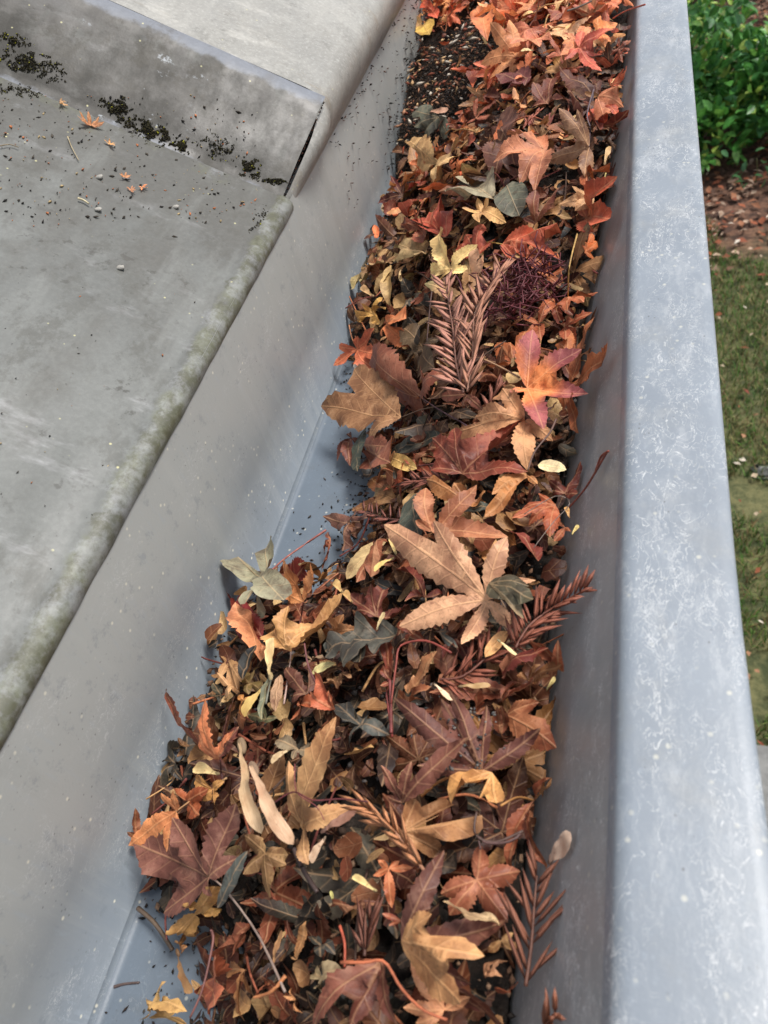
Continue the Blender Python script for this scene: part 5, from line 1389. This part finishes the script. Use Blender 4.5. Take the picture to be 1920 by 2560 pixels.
def roof_leaf(px, py, size, colour, label, seed, fold=.5):
    rnd = random.Random(seed); p = at_roof(*D(px, py), .001)
    lob = [(a, size * rnd.uniform(.6, 1), size * rnd.uniform(0, .6)) for a in (-1.6, -.8, 0, .8, 1.6)]
    me = build_leaf('maple_leaf', lob, .22, fold, .5, 5, None, seed)
    o = link('maple_leaf', me); o.color = (*S(*colour), 1)
    x = Vector((0, 1, 0)); x = Matrix.Rotation(rnd.uniform(0, 6), 3, RN) @ x; y = RN.cross(x)
    Mx = Matrix.Identity(4)
    for i in range(3): Mx[i][0] = x[i]; Mx[i][1] = y[i]; Mx[i][2] = RN[i]; Mx[i][3] = p[i]
    o.matrix_world = Mx; tag(o, label, 'leaf'); return o
roof_leaf(195, 272, .009, (176, 122, 88), 'orange crumpled leaf on the roof sheet near the moss', 301)
roof_leaf(236, 312, .004, (196, 146, 92), 'tiny amber leaf scrap on the roof sheet', 302)
roof_leaf(130, 225, .004, (176, 140, 106), 'tiny tan bud scale on the roof near the step', 303)
roof_leaf(270, 385, .004, (170, 116, 84), 'small brown leaf curl on the roof sheet', 304)
roof_leaf(307, 404, .0035, (206, 130, 84), 'small peach leaf scrap on the roof sheet', 305)
roof_leaf(283, 412, .0035, (196, 140, 110), 'small pink tan leaf scrap on the roof sheet', 306)
def roof_stick(pts, colour, label, r_=.0006):
    P = [at_roof(*D(*q), .0012) for q in pts]
    o = link('twig', tube_mesh('twig', [p - P[0] for p in smooth_path(P, 8)], r_, r_ * .7), M_STEM); o.location = P[0]; o.color = (*S(*colour), 1)
    tag(o, label, 'twig')
roof_stick([(146, 295), (155, 318), (170, 346)], (190, 176, 140), 'thin straw stick on the roof sheet below the moss')
roof_stick([(0, 315), (20, 312), (40, 318)], (150, 136, 110), 'short grey straw at the frame edge on the roof')
roof_stick([(168, 428), (180, 432), (192, 440)], (206, 196, 160), 'short pale husk on the roof sheet', .0011)
for k, (px, py, s_) in enumerate(((215, 382, .0022), (212, 452, .002), (380, 447, .002), (260, 578, .0022))):
    p = at_roof(*D(px, py), .0005)
    bm = bmesh.new(); bmesh.ops.create_icosphere(bm, subdivisions=2, radius=1)
    for v in bm.verts: v.co *= 1 + .35 * noise.noise(v.co * 1.7 + Vector((k * 7, 0, 0)))
    me = bpy.data.meshes.new('pebble'); bm.to_mesh(me); bm.free(); me.polygons.foreach_set('use_smooth', [True] * len(me.polygons))
    o = link('pebble', me, M_SEED); o.scale = (s_, s_ * .7, s_ * .45); o.location = p; o.color = (*S(176, 174, 166), 1)
    tag(o, ['pale grey pebble on the roof sheet beside leaf scraps', 'grey lichen flake pebble below the leaf scraps on the roof', 'pale pebble on the roof nearest the step end', 'white oval fleck stone alone on the lower roof sheet'][k], 'pebble')
# dirt flecks along the back edge of the gutter
sp = []
for k in range(260):
    yy = YT + .02 + .6 * rm.random(); sp.append(((XL + .0012, yy, rm.choice((0, -.001, -.002)) - rm.random() ** 2.5 * .05), rm.choice((.0004, .0006, .0009)), S(*rm.choice(((40, 34, 30), (60, 44, 34), (90, 60, 44))))))
for k in range(130):
    yy = rm.uniform(.52, .75); sp.append(((XL + .0012, yy, ZF + heap(XL, yy) + rm.random() ** 2 * .022), rm.choice((.0005, .0008, .0012)), S(*rm.choice(((30, 28, 26), (44, 38, 34), (74, 56, 46))))))
crumbs('wall_dirt', sp, 'dark dirt flecks stuck along the back wall of the gutter', 16, 'dirt', elong=1.6)
# rust coloured dirt in the slit at the end of the step
sp = []
for k in range(120):
    t = rm.random(); p = rp(0, YB + (YT - YB) * t, .0012 + (RH - .0012) * t) + Vector((.001, rm.uniform(-.001, .001), 0))
    sp.append((tuple(p), rm.choice((.0004, .0006)), S(*rm.choice(((44, 34, 28), (84, 50, 34), (30, 26, 24))))))
crumbs('slit_dirt', sp, 'rusty dirt caught in the open slit at the end of the roof step', 17, 'dirt', elong=1.6)


# ------------------------------------------------------------------ house side and the garden below
GZ = -2.25
def ground_material():
    nt = NT('garden ground'); v = nt.coords()
    n1 = nt.noise(v, 2.2, 5, .6); n2 = nt.noise(v, 18, 6, .7)
    y = nt.sep(v)[1]
    soil = nt.mix(nt.ramp(n2, .35, .68), S(62, 42, 32), S(128, 92, 72))
    lawn = nt.mix(nt.ramp(n2, .35, .65), S(60, 68, 38), S(110, 108, 70))
    f = nt.ramp(nt.math('ADD', y, nt.math('MULTIPLY', n1, 1.0)), 4.05, 4.6)
    nt.color(nt.mix(f, lawn, soil)); nt.rough(.9); nt.bump(n2, .8, .02)
    return nt.m
GS = 300
gv = []; gf = []
g = np.concatenate([[-GS, -60, -15], np.linspace(-4, 12, 60), [25, 80, GS]])
for y in g:
    for x in g: gv.append((x, y, GZ + (.03 * noise.noise(Vector((x * .9, y * .9, 0))) if abs(x) < 12 and -4 < y < 12 else 0)))
n_ = len(g)
for j in range(n_ - 1):
    for i in range(n_ - 1): gf.append((j * n_ + i, j * n_ + i + 1, (j + 1) * n_ + i + 1, (j + 1) * n_ + i))
gr = link('ground', mesh_of('ground', gv, gf), ground_material()); tag(gr, kind='structure')
gr['label'] = 'garden ground of lawn and leaf mulch below the gutter'
def gz(x, y): return GZ + .03 * noise.noise(Vector((x * .9, y * .9, 0)))

def plain(name, c, rough=.7, scale=60):
    nt = NT(name); v = nt.coords(); n1 = nt.noise(v, scale, 5, .65)
    nt.color(nt.mix(nt.ramp(n1, .3, .7), tuple(q * .75 for q in c), tuple(min(1, q * 1.15) for q in c))); nt.rough(rough); nt.bump(n1, .4, .003)
    return nt.m
def box(name, lo, hi, mat, parent=None, bev=0):
    bm = bmesh.new(); bmesh.ops.create_cube(bm, size=1)
    for v in bm.verts: v.co = Vector([lo[i] + (hi[i] - lo[i]) * (v.co[i] + .5) for i in range(3)])
    if bev: bmesh.ops.bevel(bm, geom=bm.edges[:], offset=bev, segments=2, affect='EDGES')
    me = bpy.data.meshes.new(name); bm.to_mesh(me); bm.free()
    return link(name, me, mat, parent)
wall = box('house_wall', (-.50, Y0, GZ - .05), (-.40, Y1, -.13), plain('house wall paint', S(170, 166, 158))); tag(wall, 'painted house wall under the eave', kind='structure')
fas = box('fascia_board', (-.215, Y0, -.24), (XL - .006, Y1, -.012), plain('fascia paint', S(186, 182, 174))); tag(fas, 'painted fascia board behind the gutter', 'board')
sof = box('soffit', (-.398, Y0, -.232), (-.217, Y1, -.220), plain('soffit paint', S(186, 182, 174))); tag(sof, 'painted soffit under the eave', kind='structure')

# lawn: thin mossy grass
rs = np.random.RandomState(9)
def blades(name, n, fn, hlo, hhi, w, cols, mat, seed, lean=.7):
    rs = np.random.RandomState(seed)
    P = fn(rs, n); n = len(P)
    a = rs.uniform(0, 2 * np.pi, n); h = rs.uniform(hlo, hhi, n); ln_ = rs.uniform(.2, lean, n) * h
    side = np.column_stack([np.cos(a), np.sin(a), np.zeros(n)]) * (w * rs.uniform(.6, 1.2, n))[:, None]
    le = np.column_stack([-np.sin(a) * ln_, np.cos(a) * ln_, h])
    mid = P + le * np.array([.4, .4, .62])
    V = np.stack([P - side, P + side, mid + side * .8, mid - side * .8, P + le], axis=1).reshape(-1, 3)
    b = np.arange(n) * 5
    F = np.concatenate([np.column_stack([b, b + 1, b + 2]), np.column_stack([b, b + 2, b + 3]), np.column_stack([b + 3, b + 2, b + 4])])
    me = np_mesh(name, V, F)
    c = np.array([S(*q) for q in cols])[rs.randint(0, len(cols), n)] * rs.uniform(.7, 1.2, (n, 1))
    vcol(me, np.repeat(np.column_stack([c, np.ones(n)]), 5, axis=0))
    return link(name, me, mat)
def lawn_pts(rs, n):
    x = rs.uniform(.05, 1.9, n); y = rs.uniform(.3, 4.5, n)
    keep = [(noise.noise(Vector((a * 2.6, b * 2.6, 3))) > -.28 - (0 if b < 3.5 else -(b - 3.5) * .9)) and not (b < 1.12 and a < .95) for a, b in zip(x, y)]
    x, y = x[keep], y[keep]
    return np.column_stack([x, y, [gz(a, b) for a, b in zip(x, y)]])
gr_ = blades('grass', 62000, lawn_pts, .018, .05, .0022, [(84, 128, 54), (102, 142, 64), (72, 110, 48), (130, 142, 80), (158, 148, 100), (140, 118, 82)], M_GRASSB, 21, 1.2)
tag(gr_, 'thin mossy lawn grass on the ground below the rim', 'grass', kind='stuff')
# fallen leaves and bark on the ground
def chips(name, n, fn, size, cols, seed, label, cat):
    rs = np.random.RandomState(seed); P = fn(rs, n); n = len(P)
    a = rs.uniform(0, 2 * np.pi, n); s_ = rs.uniform(*size, n); asp = rs.uniform(.3, .8, n)
    ux = np.column_stack([np.cos(a), np.sin(a), rs.uniform(-.4, .4, n)]) * s_[:, None]
    uy = np.column_stack([-np.sin(a), np.cos(a), rs.uniform(-.4, .4, n)]) * (s_ * asp)[:, None]
    up = np.column_stack([np.zeros(n), np.zeros(n), s_ * rs.uniform(.1, .5, n)])
    P = P + np.array([0, 0, .012]) + up * .4
    V = np.stack([P - ux, P - uy * .9 - ux * .15 + up, P + ux, P + uy + up * .6, P], axis=1).reshape(-1, 3)
    b = np.arange(n) * 5
    F = np.concatenate([np.column_stack([b, b + 1, b + 4]), np.column_stack([b + 1, b + 2, b + 4]), np.column_stack([b + 2, b + 3, b + 4]), np.column_stack([b + 3, b, b + 4])])
    me = np_mesh(name, V, F)
    c = np.array([S(*q) for q in cols])[rs.randint(0, len(cols), n)] * rs.uniform(.7, 1.15, (n, 1))
    vcol(me, np.repeat(np.column_stack([c, np.ones(n)]), 5, axis=0))
    o = link(name, me, M_CRUMB); return tag(o, label, cat, kind='stuff')
def mulch_pts(rs, n):
    x = rs.uniform(-.2, 2.2, n); y = rs.uniform(3.5, 8.5, n)
    keep = (rs.uniform(0, 1, n) < np.clip((y - 3.55) / .55, 0, 1))
    x, y = x[keep], y[keep]
    return np.column_stack([x, y, [gz(a, b) + rs.uniform(0, .012) for a, b in zip(x, y)]])
chips('mulch', 9000, mulch_pts, (.008, .032), [(166, 98, 70), (140, 82, 60), (172, 118, 88), (130, 100, 82), (170, 142, 122), (104, 80, 68), (196, 170, 148)], 22, 'red brown fallen leaves and mulch under the shrub', 'mulch')
def lawnleaf_pts(rs, n):
    x = rs.uniform(.1, 1.9, n); y = rs.uniform(.4, 4.2, n)
    return np.column_stack([x, y, [gz(a, b) + .016 for a, b in zip(x, y)]])
chips('lawn_leaves', 420, lawnleaf_pts, (.008, .022), [(206, 186, 160), (150, 90, 62), (170, 128, 98), (226, 216, 200), (140, 76, 60)], 23, 'pale and brown fallen leaves strewn on the lawn', 'fallen leaves')

# stones
M_STONE = plain('grey stone', S(128, 128, 126), .85, 24)
def stone(x0, x1, y0, y1, h, label, name='edging_stone', cat='stone', seed=0):
    bm = bmesh.new(); bmesh.ops.create_cube(bm, size=1)
    bmesh.ops.subdivide_edges(bm, edges=bm.edges[:], cuts=3, use_grid_fill=True)
    for v in bm.verts:
        k = noise.noise(v.co * 2.1 + Vector((seed, 0, 0))) * .12
        v.co = Vector((v.co.x * (x1 - x0) * (1 + k), v.co.y * (y1 - y0) * (1 + k), v.co.z * h + k * .03))
    bmesh.ops.bevel(bm, geom=[e for e in bm.edges if e.calc_face_angle(0) > .7], offset=.008, segments=2, affect='EDGES')
    me = bpy.data.meshes.new(name); bm.to_mesh(me); bm.free()
    me.polygons.foreach_set('use_smooth', [True] * len(me.polygons))
    o = link(name, me, M_STONE); o.location = ((x0 + x1) / 2, (y0 + y1) / 2, GZ + h * .35); tag(o, label, cat); return o
stone(.40, .95, 2.23, 2.30, .012, 'low grey edging stone lying across the lawn', seed=3)
stone(.12, .62, .45, 1.10, .08, 'grey stone paving slab on the lawn at the lower edge', 'paving_slab', 'slab', seed=5)
stone(.65, 1.12, .50, 1.12, .08, 'grey stone paving slab further out from the house', 'paving_slab', 'slab', seed=8)

# broadleaf shrub
def leafage(name, centers, n, size, cols, seed, parent=None):
    rs = np.random.RandomState(seed); C_ = np.array([c[:3] for c in centers]); R_ = np.array([c[3] for c in centers])
    k = rs.choice(len(centers), n, p=R_ ** 2 / (R_ ** 2).sum())
    d = rs.normal(0, 1, (n, 3)); d /= np.linalg.norm(d, axis=1)[:, None]
    r_ = R_[k] * rs.uniform(.45, 1.0, n) ** .35
    P = C_[k] + d * r_[:, None] * np.array([1, 1, .85])
    ok = P[:, 2] > GZ + .06; P, d = P[ok], d[ok]; n = len(P)
    ax = d * .6 + rs.normal(0, .55, (n, 3)) + np.array([0, -.1, .35]); ax /= np.linalg.norm(ax, axis=1)[:, None]
    upv = rs.normal(0, .5, (n, 3)) + np.array([0, 0, 1.2]); sd = np.cross(upv, ax); sd /= np.linalg.norm(sd, axis=1)[:, None]
    nn = np.cross(ax, sd)
    L = rs.uniform(*size, n)[:, None]; W = L * rs.uniform(.2, .3, (n, 1))
    V = np.stack([P, P + ax * L * .3 + sd * W + nn * W * .35, P + ax * L * .7 + sd * W * .85 + nn * W * .3, P + ax * L - nn * L * .08, P + ax * L * .7 - sd * W * .85 + nn * W * .3, P + ax * L * .3 - sd * W + nn * W * .35, P + ax * L * .5], axis=1).reshape(-1, 3)
    b = np.arange(n) * 7
    F = np.concatenate([np.column_stack([b + i, b + (i + 1) % 6, b + 6]) for i in range(6)])
    me = np_mesh(name, V, F, True)
    c = np.array([S(*q) for q in cols])[rs.randint(0, len(cols), n)] * rs.uniform(.75, 1.2, (n, 1))
    vcol(me, np.repeat(np.column_stack([c, np.ones(n)]), 7, axis=0))
    return link(name, me, M_GREEN, parent)
GREENS = [(98, 164, 76), (116, 180, 88), (82, 146, 68), (136, 190, 92), (104, 166, 104), (74, 130, 66), (176, 204, 98)]
sh = empty('shrub', (.9, 6.3, GZ)); tag(sh, 'dense glossy green shrub growing beyond the mulch', 'shrub')
rb = random.Random(4)
cent = []
for k in range(16):
    cent.append((rb.uniform(.1, 1.3), rb.uniform(4.7, 5.3), GZ + rb.uniform(.1, .45), rb.uniform(.16, .26)))
for k in range(26):
    cent.append((rb.uniform(-.3, 1.9), rb.uniform(4.75, 7.6), GZ + rb.uniform(.2, .9), rb.uniform(.2, .34)))
fo = leafage('foliage', [(c[0] - .9, c[1] - 6.3, c[2] - GZ, c[3]) for c in cent], 15000, (.035, .065), GREENS, 41, sh) if False else None
cl = [(x, y, z, r_) for x, y, z, r_ in cent]
fo = leafage('foliage', cl, 12000, (.05, .095), GREENS, 41, None); fo.parent = sh; fo.matrix_parent_inverse = Matrix.Translation((-.9, -6.3, -GZ)); fo['kind'] = 'stuff'
for k in range(12):
    c = cent[k]; a = Vector((.9 + rb.uniform(-.25, .25), 6.3 + rb.uniform(-.3, .3), GZ)); b = Vector(c[:3])
    P = smooth_path([a, (a + b) / 2 + Vector((0, 0, .12)), b], 10)
    link('branch', tube_mesh('branch', [p - Vector((.9, 6.3, GZ)) for p in P], .016, .005), M_STEM, sh).color = (*S(96, 74, 60), 1)
def seedling(px, py, n, size, cols, label, seed, t_ground=None):
    d = ray(px, py); t = (GZ - CAM.z) / d.z; p = CAM + d * t
    root = empty('seedling', (p.x, p.y, GZ)); tag(root, label, 'plant')
    f_ = leafage('foliage', [(p.x, p.y, GZ + .12, .10)], n, size, cols, seed); f_.parent = root; f_.matrix_parent_inverse = Matrix.Translation((-p.x, -p.y, -GZ)); f_['kind'] = 'stuff'
    link('stem', tube_mesh('stem', smooth_path([Vector((0, 0, 0)), Vector((.01, .01, .08)), Vector((.0, .02, .16))], 6), .004, .002), M_STEM, root).color = (*S(90, 90, 50), 1)
seedling(1885, 470, 16, (.05, .08), [(72, 120, 74), (84, 132, 84)], 'small round leaved seedling on the mulch', 51)
seedling(1912, 372, 26, (.05, .08), [(96, 160, 44), (110, 170, 56)], 'bright lime green sprig beside the shrub', 52)
seedling(1826, 405, 12, (.05, .08), [(90, 130, 66), (76, 112, 60)], 'pale green sprig at the foot of the shrub', 53)
